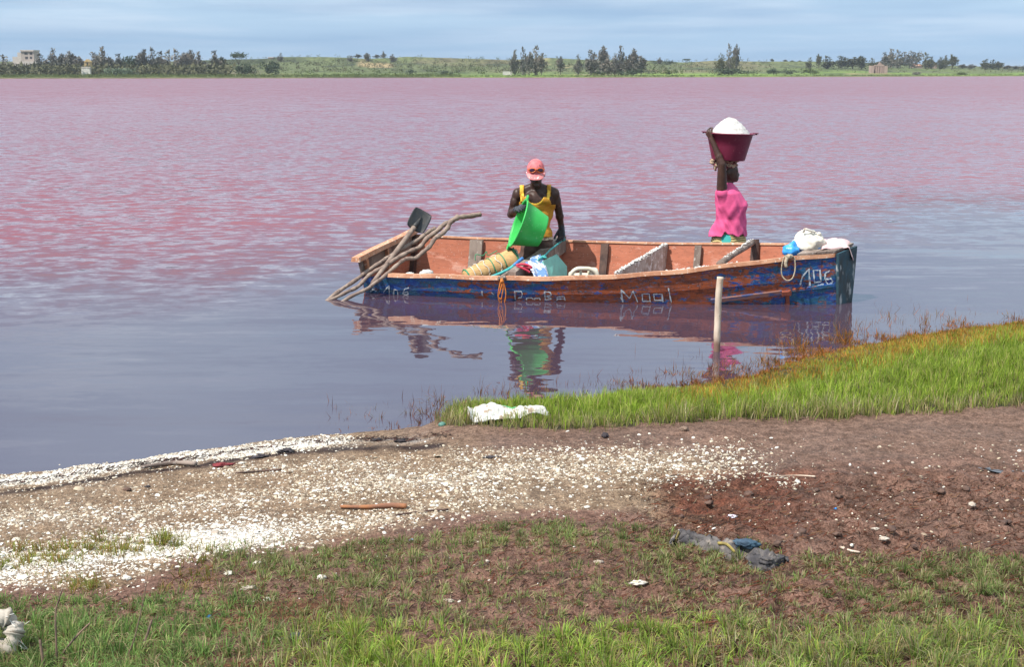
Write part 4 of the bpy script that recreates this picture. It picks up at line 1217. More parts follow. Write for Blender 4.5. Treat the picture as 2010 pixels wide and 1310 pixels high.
# mooring post in the shallows
pb_ = at_z(1407, 690, 0)
mp = thing('mooring_post', Vector((pb_.x, pb_.y, -.3)), 'pale peeled wooden post standing in the water before the boat', 'post')
mb = MB(); Yp = pb_.y
t = NT('peeled_post'); v = t.coords('World'); sz = t.n('ShaderNodeSeparateXYZ'); t.l(v, sz.inputs[0])
vv = t.coords('World', (1, 1, .25))
col = t.mix(t.map(t.noise(vv, 26, 5, .6), .35, .7), (.66, .54, .43), (.46, .33, .24))
col = t.mix(t.map(t.noise(v, 40, 3), .66, .7), col, (.2, .13, .09))
col = t.mix(t.map(t.math('ADD', sz.outputs[2], t.math('MULTIPLY', t.noise(v, 20, 3), .06)), .16, .08), col, (.20, .115, .085))
t.base(col); t.rough(.7); t.bump(t.noise(vv, 40, 5), .4, .004)
c = catmull([Vector((pb_.x, Yp, -.35)), at_Y(1407, 690, Yp), at_Y(1407.5, 655, Yp), at_Y(1409, 620, Yp + .01), at_Y(1410.5, 580, Yp), at_Y(1414, 544, Yp)], 6)
mb.tube(c, lerps(.027, .026, len(c)), 12, jit=.04); mb.build('stake', t.m, mp, True)
# ---------------------------------------------------------------- people
def rc(mb, p0, p1, r0, r1, n=14):
    """tapered limb with round ends"""
    p0, p1 = Vector(p0), Vector(p1); d = (p1 - p0); L = d.length; d.normalize()
    a = d.orthogonal().normalized(); b = d.cross(a); rs = []
    st = [(-math.cos(q) * r0, math.sin(q) * r0) for q in (.15, .5, .9, 1.3)] + [(L * k / 4, r0 + (r1 - r0) * k / 4) for k in range(5)] + [(L + math.cos(q) * r1, math.sin(q) * r1) for q in (1.3, .9, .5, .15)]
    for h_, r in st: rs.append([p0 + d * h_ + a * (math.cos(t_) * r) + b * (math.sin(t_) * r) for t_ in np.linspace(0, 2 * math.pi, n + 1)[:-1]])
    return mb.rings(rs)
def el(mb, c, rx, ry, rz, R=None, n=18, m=12):
    rs = []
    for i in range(1, m):
        f = -math.pi / 2 + math.pi * i / m
        row = []
        for k in range(n):
            a = 2 * math.pi * k / n
            q_ = Vector((math.cos(f) * math.cos(a) * rx, math.cos(f) * math.sin(a) * ry, math.sin(f) * rz))
            row.append(Vector(c) + (R @ q_ if R else q_))
        rs.append(row)
    return mb.rings(rs)
def fuse(mb, name, mat, parent, voxel=.006, smooth=6, keep=None, disp=None):
    """melt overlapping volumes into one skin; keep(p) trims, disp(p, n) pushes along the normal"""
    o = mb.build('melt', mat, parent)
    md = o.modifiers.new('r', 'REMESH'); md.mode = 'VOXEL'; md.voxel_size = voxel
    ms = o.modifiers.new('s', 'SMOOTH'); ms.iterations = smooth; ms.factor = .5
    dg = bpy.context.evaluated_depsgraph_get(); dg.update()
    me = bpy.data.meshes.new_from_object(o.evaluated_get(dg))
    bpy.data.objects.remove(o)
    o0 = wloc(parent)
    bm = bmesh.new(); bm.from_mesh(me)
    if disp:
        bm.normal_update()
        for v_ in bm.verts: v_.co += v_.normal * disp(v_.co + o0, v_.normal)
    if keep:
        kill = [f for f in bm.faces if not keep(f.calc_center_median() + o0)]
        bmesh.ops.delete(bm, geom=kill, context='FACES')
    bm.to_mesh(me); bm.free()
    me.name = name; me.materials.clear(); me.materials.append(mat)
    me.polygons.foreach_set('use_smooth', [True] * len(me.polygons))
    ob = bpy.data.objects.new(name, me); C.objects.link(ob); ob.parent = parent
    return ob
def hand(mb, wrist, fdir, palm_n, thumb_side, curl, k=1.0, spread=.1):
    """palm, four unequal bent fingers and a thumb; palm_n points out of the palm, fingers bend towards it"""
    f = Vector(fdir).normalized(); pn = Vector(palm_n); pn = (pn - f * pn.dot(f)).normalized(); s = f.cross(pn).normalized()
    if s.dot(Vector(thumb_side)) < 0: s = -s
    W = Vector(wrist)
    for j in (-.032, -.011, .011, .03): rc(mb, W + s * j * .55 * k, W + f * .085 * k + s * j * k, .017 * k, .014 * k, 8)
    for j, L, sp in ((-.032, .055, -1), (-.011, .070, -.3), (.011, .075, .3), (.031, .067, 1)):
        p_ = W + f * .085 * k + s * j * k; d = (f + s * spread * sp).normalized()
        for q_ in range(3):
            ang = curl * (.7, 1.0, .8)[q_]
            ax = d.cross(pn).normalized()
            d = (Matrix.Rotation(ang, 3, ax) @ d)
            n_ = p_ + d * L * k * (.45, .32, .23)[q_]
            rc(mb, p_, n_, (.0105 - .0008 * q_) * k, (.0100 - .001 * q_) * k, 8); p_ = n_
    p_ = W + f * .02 * k + s * .026 * k; d = (f * .85 + s * .42 + pn * .3).normalized()
    for L in (.042, .032, .024):
        n_ = p_ + d * L * k; rc(mb, p_, n_, .013 * k, .0115 * k, 8); p_ = n_
        d = (d + pn * .35 * curl + f * .25).normalized()
SKIN_M = M('dark_skin', (.055, .027, .02), (.042, .02, .015), 12, .4, .6, .42, .15, 90, .001, spec=.3)
SKIN_W = M('dark_brown_skin', (.075, .035, .024), (.055, .026, .019), 12, .4, .6, .45, .15, 90, .001, spec=.4)
# --- the man in the boat
YM = 14.0
def J(x, y, dy=0.0): return at_Y(x, y, YM + dy)
hipR, hipL = J(1044, 474), J(1068, 474)
man = thing('person', Vector((J(1056, 500).x, YM, FLOOR_Z)), 'person in yellow tank top and pink cap standing in the boat holding a green basin', 'person')
shR, elR, wrR = J(1016, 379, .01), J(1003, 421, .03), J(1014.5, 411, -.235)
shL, elL, wrL = J(1088, 378, .01), J(1097, 416, .08), J(1102, 446, .14)
mb = MB()
def man_torso(mb, g=0.0):
    el(mb, J(1052, 396, .0), .158 + g, .108 + g, .135 + g); el(mb, J(1055, 428, .0), .132 + g, .098 + g, .15 + g); el(mb, J(1056, 462, .0), .142 + g, .105 + g, .115 + g)
    for x in (1037, 1068): el(mb, J(x, 392, -.065), .075 + g, .045 + g, .06 + g)
    rc(mb, J(1024, 377, .02), J(1081, 376, .02), .058 + g, .058 + g)
    for x in (1029, 1079): rc(mb, J(x, 390, .02), J(1055 + (x - 1055) * .72, 425, .02), .07 + g, .05 + g)
man_torso(mb)
rc(mb, J(1053, 378, .02), J(1052, 350, -.02), .060, .056)
for x in (1018, 1086): rc(mb, J(1053, 364, .025), J(x, 379, .015), .047, .05)
hd = J(1052, 342, -.035)
tilt = Matrix.Rotation(math.radians(22), 3, 'X')
el(mb, hd, .076, .096, .112, tilt); el(mb, J(1053, 357, -.075), .055, .06, .062, tilt)
el(mb, J(1054, 364, -.115), .03, .025, .024); el(mb, J(1054, 357, -.135), .024, .012, .010); el(mb, J(1054, 353.5, -.138), .022, .012, .009); rc(mb, J(1053.5, 342, -.125), J(1054, 348, -.15), .010, .015)
for x in (1036.5, 1068.5): el(mb, J(x, 342, -.02), .011, .022, .032)
for s_, e_, w_ in ((shR, elR, wrR), (shL, elL, wrL)):
    el(mb, s_ + Vector((0, 0, -.022)), .058, .06, .07); rc(mb, s_, e_, .053, .041)
    mid_ = s_.lerp(e_, .45); el(mb, mid_ + Vector((0, -.012, 0)), .05, .055, .075)
    rc(mb, e_, w_, .043, .029); el(mb, e_.lerp(w_, .3), .046, .046, .05)
kneeR, kneeL = Vector((hipR.x - .12, YM - .14, .10)), Vector((hipL.x - .06, YM - .10, .10))
ankR, ankL = Vector((hipR.x - .12, YM - .02, FLOOR_Z + .07)), Vector((hipL.x - .05, YM + .06, FLOOR_Z + .07))
for h_, k_, a_ in ((hipR, kneeR, ankR), (hipL, kneeL, ankL)):
    rc(mb, h_, k_, .085, .056); rc(mb, k_, a_, .055, .036); el(mb, k_.lerp(a_, .3) + Vector((0, .015, 0)), .05, .055, .09)
    rc(mb, a_ + Vector((0, .04, -.035)), a_ + Vector((0, -.13, -.045)), .036, .026)
hand(mb, wrR.lerp(elR, -.02), wrR - elR, Vector((.6, .2, -.7)), (0, -.3, 1), .7, .9); hand(mb, wrL, Vector((.0, -.25, -1)), Vector((-.5, -.6, 0)), (-1, -.4, 0), .35, .9)
fuse(mb, 'body', SKIN_M, man, .006, 12)
# vest: the torso again, a little larger, trimmed to a scooped tank top
def lx(p_): return (proj(p_.x, p_.y, p_.z)[0] - 1052)
def pyx(p_): return proj(p_.x, p_.y, p_.z)
def neck_line(x):
    a = abs(x - 1050.0) / 25.0
    return 401 - 33 * min(1.0, a) ** 2.6
def in_vest(p_):
    x, y = pyx(p_); front = p_.y < YM + .02
    if y > 466: return False
    lo = neck_line(x) if front else neck_line(x) - 10
    strap = (abs(x - 1024.5) < 4.2 or abs(x - 1077.5) < 4.0)
    if y < 386:
        return strap
    xl_, xr_ = 1029.0 - 9 * sstep(392, 402, y) * 1.0 - 4.0, 1075.5 + 4 * float(sstep(388, 400, y)) + 1.5
    if y < 402 and not (xl_ - 1 < x < xr_ + 1): return False
    return y > lo
YELLOW = M('ochre_jersey', (.50, .235, .018), (.42, .18, .012), 9, .4, .62, .85, .4, 18, .01, kind='World')
YTRIM = M('bright_yellow_trim', (.85, .52, .05), None, 9, .4, .6, .8, kind='World')
mb = MB(); man_torso(mb, .010)
vest = fuse(mb, 'tank_top', YELLOW, man, .0055, 5, in_vest, lambda p_, n_: .004 + .004 * math.sin(p_.z * 46 + p_.x * 30))
md = vest.modifiers.new('th', 'SOLIDIFY'); md.thickness = .003
# trim: bright bands along the neckline and the straps, pressed on to the body
mb = MB(); man_torso(mb, .016)
def in_trim(p_):
    x, y = pyx(p_)
    if p_.y > YM - .0 and y > 384: return False
    if y < 386 or (y < 396 and (x < 1030 or x > 1073)): return abs(x - 1023.8 - (y - 370) * .06) < 3.4 or abs(x - 1078.0 + (y - 370) * .10) < 2.6
    n_ = neck_line(x)
    return n_ - 1.2 < y < n_ + 2.6 and 1024 < x < 1078
tr = fuse(mb, 'neck_trim', YTRIM, man, .0055, 5, in_trim)
md = tr.modifiers.new('th', 'SOLIDIFY'); md.thickness = .004
SHORTS = M('wet_brown_shorts', (.10, .05, .036), (.065, .032, .024), 9, .4, .62, .8, .4, 30, .006, kind='World')
mb = MB(); el(mb, J(1056, 470, .0), .152, .118, .095); rc(mb, hipR, hipR.lerp(kneeR, .8), .096, .082); rc(mb, hipL, hipL.lerp(kneeL, .8), .096, .082)
fuse(mb, 'shorts', SHORTS, man, .007, 4, lambda p_: pyx(p_)[1] > 463, lambda p_, n_: .004 * math.sin(p_.z * 60 + p_.x * 20))
mb = MB(); rs = []
for z_ in (464.2, 469.5): rs.append([J(1056, z_) + Vector((math.cos(a) * .156, math.sin(a) * .122, 0)) for a in np.linspace(0, 2 * math.pi, 33)[:-1]])
mb.rings(rs, True, False); mb.build('waistband', M('cream_waistband', (.52, .44, .33), (.16, .10, .07), 30, .5, .6, .8, kind='World'), man, True)
GLOVE = M('dark_work_glove', (.035, .04, .055), (.022, .024, .03), 30, .4, .6, .6, .3, 80, .002, kind='World')
mb = MB(); rc(mb, wrR.lerp(elR, .14), wrR, .034, .034, 12); hand(mb, wrR, (wrR - elR), Vector((.6, .2, -.7)), (0, -.3, 1), .75, 1.1); fuse(mb, 'glove', GLOVE, man, .004, 2)
mb = MB(); rc(mb, wrL.lerp(elL, .14), wrL, .034, .034, 12); hand(mb, wrL, Vector((.0, -.25, -1)), Vector((-.5, -.6, 0)), (-1, -.4, 0), .4, 1.08, .15); fuse(mb, 'glove', GLOVE, man, .004, 2)
# cap with brim pulled down over the face, sunglasses pushed up on it
t = NT('faded_pink_cap'); v = t.coords('World')
col = t.mix(t.map(t.noise(v, 14, 4), .4, .65), (.60, .115, .13), (.65, .21, .215))
col = t.mix(t.map(t.noise(v, 34, 4, .7), .60, .66), col, (.05, .03, .06))
t.base(col); t.rough(.75)
CAP = t.m
mb = MB(); cc = J(1051.5, 334, -.045); rs = []
R_ = Matrix.Rotation(math.radians(24), 3, 'X')
for f in np.linspace(-.18, 1.5, 10): rs.append([cc + R_ @ Vector((math.cos(a) * math.cos(f) * .092, math.sin(a) * math.cos(f) * .112, math.sin(f) * .118)) for a in np.linspace(0, 2 * math.pi, 29)[:-1]])
mb.rings(rs); cap = mb.build('cap', CAP, man, True)
def brim_fn(u, w):
    a = (u - .5) * 2
    base = cc + R_ @ Vector((a * .095, -.112 * math.sqrt(max(0.0, 1 - (a * .93) ** 2)), .016))
    ext = .062 * (1 - abs(a) ** 5) * w
    return base + Vector((a * .004 * w, -ext * .62, -ext * 1.0 - .014 * a * a))
t = NT('printed_pink_brim'); v = t.coords('World')
col = t.mix(t.map(t.noise(v, 14, 4), .4, .65), (.64, .16, .165), (.70, .27, .265))
col = t.mix(t.map(t.noise(t.coords('World', (1, 1, .4)), 45, 3, .6), .56, .6), col, (.74, .62, .60))
t.base(col); t.rough(.7)
sheet(brim_fn, 21, 8, .005).build('brim', t.m, cap, True)
ORFR = M('orange_plastic', (.62, .12, .02), None, 9, .4, .6, .35)
LENS = M('dark_lens', (.05, .015, .05), (.03, .012, .03), 20, .4, .6, .12)
gl = thing('sunglasses', J(1051, 336, -.16), 'orange framed sunglasses resting on the pink cap', 'sunglasses')
GY = -.178
mb = MB()
for cx_ in (1045.0, 1060.5):
    mb.tube([J(cx_ + 6.4 * math.cos(a) , 334.2 + 4.1 * math.sin(a), GY + .0018 * abs(cx_ + 6 * math.cos(a) - 1052)) for a in np.linspace(0, 2 * math.pi, 19)], .0065, 6)
mb.tube([J(1051, 333, GY), J(1054, 333, GY)], .007, 6); mb.tube([J(1039, 333, GY + .02), J(1036, 332, GY + .1)], .006, 6); mb.tube([J(1067, 333, GY + .02), J(1069, 332, GY + .1)], .006, 6)
mb.build('frame', ORFR, gl, True)
for cx_ in (1045.0, 1060.5):
    mb = MB(); el(mb, J(cx_, 334.2, GY + .012), .030, .006, .019); mb.build('lens', LENS, gl, True)
# --- basins
def basin(name, rb, rt, hgt, mat, M4, label, ears=True, th=.006):
    o0 = M4 @ Vector((0, 0, 0))
    root = thing(name, o0, label, 'basin')
    prof = [(.0, 0), (rb * .6, 0), (rb * .97, .0), (rb, .012), (rb + (rt - rb) * .5, hgt * .5), (rt, hgt - .012), (rt + .022, hgt - .008), (rt + .026, hgt), (rt + .020, hgt + .006), (rt - .004, hgt + .004), (rt - th, hgt - .012), (rb + (rt - rb) * .5 - th, hgt * .5), (rb - th, .02), (rb * .6, .012), (0.001, .012)]
    mb = MB(); n = 56; rs = []
    for r, z_ in prof: rs.append([M4 @ Vector((math.cos(a) * max(r, .001), math.sin(a) * max(r, .001), z_)) for a in np.linspace(0, 2 * math.pi, n + 1)[:-1]])
    mb.rings(rs, True, False); mb.build('bowl', mat, root, True)
    if ears:
        for sg in (0, math.pi):
            mb = MB()
            def ear(u, w):
                a = sg + (u - .5) * .42 * (1 - .35 * w); r = rt + .018 + .042 * w
                return M4 @ Vector((math.cos(a) * r, math.sin(a) * r, hgt + .003))
            e_ = sheet(ear, 9, 5, .009)
            e_.build('lug', mat, root, False)
            mb = MB(); c = M4 @ Vector((math.cos(sg) * (rt + .042), math.sin(sg) * (rt + .042), hgt + .004))
            a1, a2 = (M4.to_3x3() @ Vector((1, 0, 0))).normalized(), (M4.to_3x3() @ Vector((0, 1, 0))).normalized()
            zn = (M4.to_3x3() @ Vector((0, 0, 1))).normalized()
            mb.rings([[c + (a1 * math.cos(q) + a2 * math.sin(q)) * .011 + zn * h_ for q in np.linspace(0, 2 * math.pi, 11)[:-1]] for h_ in (-.0125, .0012)]); mb.build('lug_hole', LENS, root)
    return root
GREENP = M('bright_green_plastic', (.035, .44, .08), (.05, .50, .10), 4, .4, .65, .42, .15, 30, .002, (1, 1, 1), (.22, .56, .26), 38, .72, spec=.35)
rim_t, rim_b = at_Y(1035.5, 391, 13.54), at_Y(999, 483, 13.58)
rim_c = (rim_t + rim_b) / 2; rt_ = (rim_t - rim_b).length / 2 - .02
updir = (rim_t - rim_b).normalized()
axd = Vector((-.95, -.11, .26)); axd = (axd - updir * axd.dot(updir)).normalized()     # the way the mouth looks
hh_ = .265
cb = rim_c - axd * hh_
X_ = updir; Z_ = axd; Y_ = Z_.cross(X_).normalized()
M4 = Matrix.Translation(cb) @ Matrix((X_, Y_, Z_)).transposed().to_4x4()
basin('green_basin', rt_ * .70, rt_, hh_, GREENP, M4, 'bright green plastic basin held tilted by the man')
# --- the woman in the water
YW = 14.62
def K(x, y, dy=0.0): return at_Y(x, y, YW + dy)
wom = thing('person', Vector((K(1430, 480).x, YW, -.55)), 'person in pink shirt standing in the lake carrying a salt basin on the head', 'person')
shN, elN, wrN = K(1417, 371, -.15), K(1417, 322, -.20), K(1397, 273, -.15)
shF, elF, wrF = K(1436, 374, .17), K(1440, 418, .20), K(1452, 448, .14)
mb = MB()
el(mb, K(1433, 337.5), .09, .078, .116); el(mb, K(1439, 346, 0), .062, .058, .066); el(mb, K(1444.5, 353, 0), .024, .03, .024); rc(mb, K(1446, 336, 0), K(1449.5, 343, 0), .010, .015); el(mb, K(1448.5, 348.5, 0), .011, .024, .009); el(mb, K(1448, 351.5, 0), .011, .024, .009)
el(mb, K(1446, 334, 0), .012, .06, .012)
for d_ in (-.07, .07): el(mb, K(1429, 339, d_), .022, .012, .034)
rc(mb, K(1431, 350, 0), K(1427, 372, 0), .052, .058)
el(mb, K(1430, 392), .125, .17, .16); el(mb, K(1431, 435), .13, .16, .18); el(mb, K(1430, 470), .15, .17, .13)
rc(mb, shN, elN, .058, .044); rc(mb, elN, wrN, .042, .027); el(mb, elN.lerp(wrN, .28), .041, .041, .05)
rc(mb, shF, elF, .056, .042); rc(mb, elF, wrF, .040, .028)
hand(mb, wrN, (K(1391, 263, -.13) - wrN), Vector((.8, .35, .1)), (.3, -.6, .3), .75, .95); hand(mb, wrF, Vector((.15, -.1, -1)), Vector((0, -1, 0)), (1, 0, 0), .4, .9)
for d_ in (-.09, .09):
    rc(mb, K(1430, 478, d_), Vector((K(1432, 480).x, YW + d_, -.05)), .095, .06); rc(mb, Vector((K(1432, 480).x, YW + d_, -.05)), Vector((K(1428, 480).x, YW + d_, -.48)), .058, .038); rc(mb, Vector((K(1426, 480).x, YW + d_, -.51)), Vector((K(1450, 480).x, YW + d_, -.52)), .036, .028)
fuse(mb, 'body', SKIN_W, wom, .006, 5)
PINK = M('bright_pink_jersey', (.70, .095, .25), (.60, .07, .20), 5, .4, .65, .8, .3, 30, .008, kind='World')
mb = MB(); rs = []
for y, cx_, hw, hd_ in ((357.5, 1428.5, 8.5, .055), (362, 1428, 13, .085), (368, 1427.5, 18, .15), (377, 1429, 23, .195), (390, 1432, 27, .20), (402, 1435, 30.5, .20), (412, 1435, 30.5, .195), (428, 1435, 29.5, .185), (445, 1432, 32, .195), (458, 1430, 34, .20), (464, 1429, 34.5, .205)):
    k_ = 1 / 183.0
    rs.append([K(cx_, y) + Vector((math.cos(a) * hw * k_ * 1.06, math.sin(a) * hd_ * 1.04, .018 * math.sin(3 * a + 1) * max(0, (y - 440) / 24))) for a in np.linspace(0, 2 * math.pi, 41)[:-1]])
mb.rings(rs); rc(mb, K(1426, 402, -.08), K(1418, 379, -.145), .08, .068); rc(mb, K(1436, 378, .13), K(1438, 400, .19), .085, .075)
el(mb, K(1456, 404, -.06), .06, .075, .07)
def folds(p_, n_):
    x, y = pyx(p_)
    a = mn.noise(Vector((p_.x * 9 - p_.z * 4, p_.y * 5, p_.z * 5))) ; b = mn.noise(Vector((p_.x * 22 + p_.z * 9, p_.y * 10, p_.z * 6 + 4)))
    return (.020 * a + .013 * b) * (.35 + min(1, max(0, (y - 372) / 40)))
def keep_shirt(p_):
    x, y = pyx(p_)
    dn = (p_ - K(1415, 364, -.175)).length
    if y < 361 and abs(x - 1429) < 9: return y > 358.5
    return y < 462.5 + 2.5 * math.sin(p_.x * 40 + p_.y * 30) - 9 * math.exp(-((x - 1423) / 4.0) ** 2) * (1 if p_.y < YW else 0)
shirt = fuse(mb, 'shirt', PINK, wom, .007, 5, keep_shirt, folds)
md = shirt.modifiers.new('th', 'SOLIDIFY'); md.thickness = .004
t = NT('patterned_wrap_skirt'); v = t.coords('World')
w_ = t.n('ShaderNodeTexWave', wave_type='BANDS', bands_direction='Z'); t.l(v, w_.inputs[0])
w_.inputs['Scale'].default_value = 13; w_.inputs['Distortion'].default_value = 5; w_.inputs['Detail'].default_value = 2
col = t.mix(t.map(w_.outputs['Fac'], .35, .55), (.16, .09, .03), (.62, .50, .22))
dot_c = K(1424, 470, -.2)
d_ = t.n('ShaderNodeVectorMath', operation='DISTANCE'); t.l(v, d_.inputs[0]); d_.inputs[1].default_value = dot_c
ring = t.map(d_.outputs['Value'], .060, .063, 1, 0)
col = t.mix(ring, col, (.05, .40, .36)); col = t.mix(t.math('MULTIPLY', t.map(d_.outputs['Value'], .020, .022, 1, 0), .8), col, (.60, .45, .12))
t.base(col); t.rough(.8)
mb = MB(); rs = []
for y, hw, hd_ in ((449, 29, .175), (460, 32, .185), (472, 34.5, .195), (484, 36, .205), (500, 37, .21), (540, 38, .215), (590, 39, .22)):
    rs.append([K(1431, y) + Vector((math.cos(a) * hw / 183 * (1 + .03 * math.sin(7 * a)), math.sin(a) * hd_ * (1 + .03 * math.sin(7 * a)), 0)) for a in np.linspace(0, 2 * math.pi, 49)[:-1]])
mb.rings(rs); mb.build('wrap_skirt', t.m, wom, True)
t = NT('printed_headscarf'); v = t.coords('World')
col = t.mix(t.map(t.noise(v, 26, 3, .5, dist=1.0), .44, .5), (.16, .025, .045), (.46, .34, .24)); col = t.mix(t.map(t.noise(v, 40, 3), .58, .62), col, (.10, .03, .03))
t.base(col); t.rough(.85)
SCARF = t.m
mb = MB(); el(mb, K(1429.5, 322.5), .104, .088, .052, Matrix.Rotation(math.radians(10), 3, 'Y')); el(mb, K(1422, 329, 0), .07, .075, .05); mb.tube([K(1431, 316) + Vector((math.cos(a) * .085, math.sin(a) * .08, 0)) for a in np.linspace(0, 2 * math.pi, 20)], .022, 8); lump(mb, K(1401, 317, -.05), (.045, .03, .025), 41, .5, 2, 3); lump(mb, K(1404, 326, -.05), (.025, .03, .045), 42, .5, 2, 3); rc(mb, K(1404, 320, -.05), K(1418, 322, -.03), .02, .03)
fuse(mb, 'headscarf', SCARF, wom, .006, 3, None, lambda p_, n_: .006 * math.sin(p_.z * 130 + p_.x * 50))
MAROON = M('maroon_plastic', (.18, .018, .05), (.15, .015, .042), 4, .4, .65, .42, .15, 30, .002, (1, 1, 1), (.30, .12, .14), 38, .73, spec=.35)
cbm = K(1429.5, 314.2, -.02)
basin('maroon_basin', .178, .243, .285, MAROON, Matrix.Translation(cbm) @ Matrix.Rotation(math.radians(2.0), 4, 'Y') @ Matrix.Rotation(.05, 4, 'Z'), 'maroon plastic basin heaped with salt on the head of the person in pink')
# the heap of salt in it
mb = MB(); rs = []
base_c = cbm + Vector((.008, 0, .25))
for s in np.linspace(0, 1, 22):
    r = .226 * (1 - s ** 1.5)
    z_ = .20 * (1 - (r / .226) ** 1.7) ** .9
    rs.append([base_c + Vector((math.cos(a) * max(r, .003), math.sin(a) * max(r, .003), z_)) * 1.0 + Vector((0, 0, 1)) * .012 * mn.noise(Vector((math.cos(a) * r * 16, math.sin(a) * r * 16, s * 9))) + Vector((math.cos(a), math.sin(a), 0)) * .009 * mn.noise(Vector((math.cos(a) * r * 30, math.sin(a) * r * 30, s * 14 + 5))) * (r / .228) for a in np.linspace(0, 2 * math.pi, 61)[:-1]])
mb.rings(rs)
tag(mb.build('salt_heap', SALT, None, True, base_c), 'heap of white salt in the maroon basin', 'salt')
# ---------------------------------------------------------------- far shore: trees, shrubs, buildings
def leaf_mat(name, c1, c2):
    t = NT(name)
    oi = t.n('ShaderNodeObjectInfo')
    v = t.coords('Object')
    col = t.mix(t.map(t.noise(v, 3.0, 3, .6), .35, .65), c1, c2)
    col = t.mix(1.0, col, t.mix(oi.outputs['Random'], (.75, .78, .8), (1.25, 1.18, 1.1)), 'MULTIPLY')
    t.base(col); t.rough(.8); t.b.inputs['Specular IOR Level'].default_value = .1
    return t.m
CASU = leaf_mat('feathery_foliage', (.125, .13, .11), (.20, .175, .155))  # leaf colour lightened to carry some of the distance haze
DENSE = leaf_mat('dense_foliage', (.045, .068, .042), (.075, .10, .055))
OLIVE = leaf_mat('olive_foliage', (.075, .085, .045), (.105, .10, .06))
LIGHT = leaf_mat('light_foliage', (.10, .135, .04), (.07, .09, .035))
BARK = M('far_bark', (.10, .075, .06), None, 5, .4, .6, .9)
def crown_mesh(kind, seed):
    """a tree of height 1 at the origin: leaf clumps as small tilted faces, plus a trunk with limbs"""
    r = np.random.default_rng(seed); V, Fc = [], []
    limbs = []
    def leaf(p, s, up):
        d = r.normal(0, 1, 3); d[2] = abs(d[2]) * up + .1; d /= np.linalg.norm(d)
        w = np.cross(d, r.normal(0, 1, 3)); w /= np.linalg.norm(w) + 1e-9
        n = len(V); V.extend([p - w * s * .32, p + w * s * .32, p + d * s + w * s * .08, p + d * s - w * s * .12]); Fc.append((n, n + 1, n + 2, n + 3))
    if kind == 'casuarina':
        nb = 9 + seed % 4
        for b in range(nb):
            a = r.uniform(0, 2 * np.pi); z0 = r.uniform(.02, .5); L = r.uniform(.28, .5) * (1.05 - z0 * .5); out = r.uniform(.10, .34) * (1.1 - z0)
            if b == 0: z0, L, out = .4, .58, .03
            p0 = np.array([0, 0, z0]); p1 = np.array([np.cos(a) * out, np.sin(a) * out, min(.98, z0 + L)])
            limbs.append((p0, p1))
            for k in range(80):
                q = r.random() ** .75; wob = (.085 * (1 - q) + .03)
                leaf(p0 + (p1 - p0) * q + r.normal(0, wob, 3) * [1, 1, .8], r.uniform(.05, .10), 1.6)
    elif kind == 'bush':
        for b in range(13):
            c = np.array([r.normal(0, .34), r.normal(0, .34), r.uniform(.22, .66)]); rad = r.uniform(.18, .32)
            for k in range(60):
                d = r.normal(0, 1, 3); d /= np.linalg.norm(d); p = c + d * rad * r.uniform(.6, 1) ; p[2] = max(.02, min(1, p[2]))
                leaf(p, r.uniform(.07, .13), .7)
        limbs = [(np.array([0, 0, .1]), np.array([.1, .05, .5])), (np.array([0, 0, .1]), np.array([-.12, .03, .5]))]
    else:                                                    # umbrella crown on a bare stem
        for b in range(9):
            a = r.uniform(0, 2 * np.pi); o_ = r.uniform(.05, .42); c = np.array([np.cos(a) * o_, np.sin(a) * o_, .84 - .25 * o_ ** 2])
            limbs.append((np.array([0, 0, .4]), c))
            for k in range(48): leaf(c + r.normal(0, 1, 3) * [.11, .11, .055], r.uniform(.06, .10), .6)
    mb = MB(); mb.tube([(0, 0, -.06), (.004, 0, .3), (-.006, .004, .75 if kind == 'casuarina' else .45)], [.022, .017, .006], 6)
    for p0, p1 in limbs: mb.tube([p0, (p0 + p1) / 2 + [0, 0, .02], p1], [.009, .006, .003], 4)
    return V, Fc, mb
protos = {}
def proto(kind, seed, mat):
    key = (kind, seed, mat.name)
    if key not in protos:
        V, Fc, mb = crown_mesh(kind, seed)
        me = bpy.data.meshes.new('crown'); me.from_pydata([tuple(p) for p in V], [], Fc); me.materials.append(mat)
        mt = bpy.data.meshes.new('trunk'); mt.from_pydata(mb.v, [], mb.f); mt.materials.append(BARK)
        protos[key] = (me, mt)
    return protos[key]
def far_tree(name, x, top, w, r, kind, mat, label, cat, group=None, k=1.0):
    p = far_point(x, r)
    yb = float(proj(p.x, p.y, p.z)[1]); hm = max(.8, (yb - top) / F * p.y); wm = w / F * p.y
    seed = (x * 7 + int(top)) % 5
    me, mt = proto(kind, seed, mat)
    o = thing(name, p, label, cat, group)
    o.rotation_euler.z = (x * 1.37) % 6.28
    nat = {'casuarina': .56, 'bush': 1.05, 'umbrella': 1.0}[kind]
    o.scale = (wm / nat, wm / nat, hm)
    for nm, m_ in (('crown', me), ('trunk', mt)):
        c = bpy.data.objects.new(nm, m_); C.objects.link(c); c.parent = o
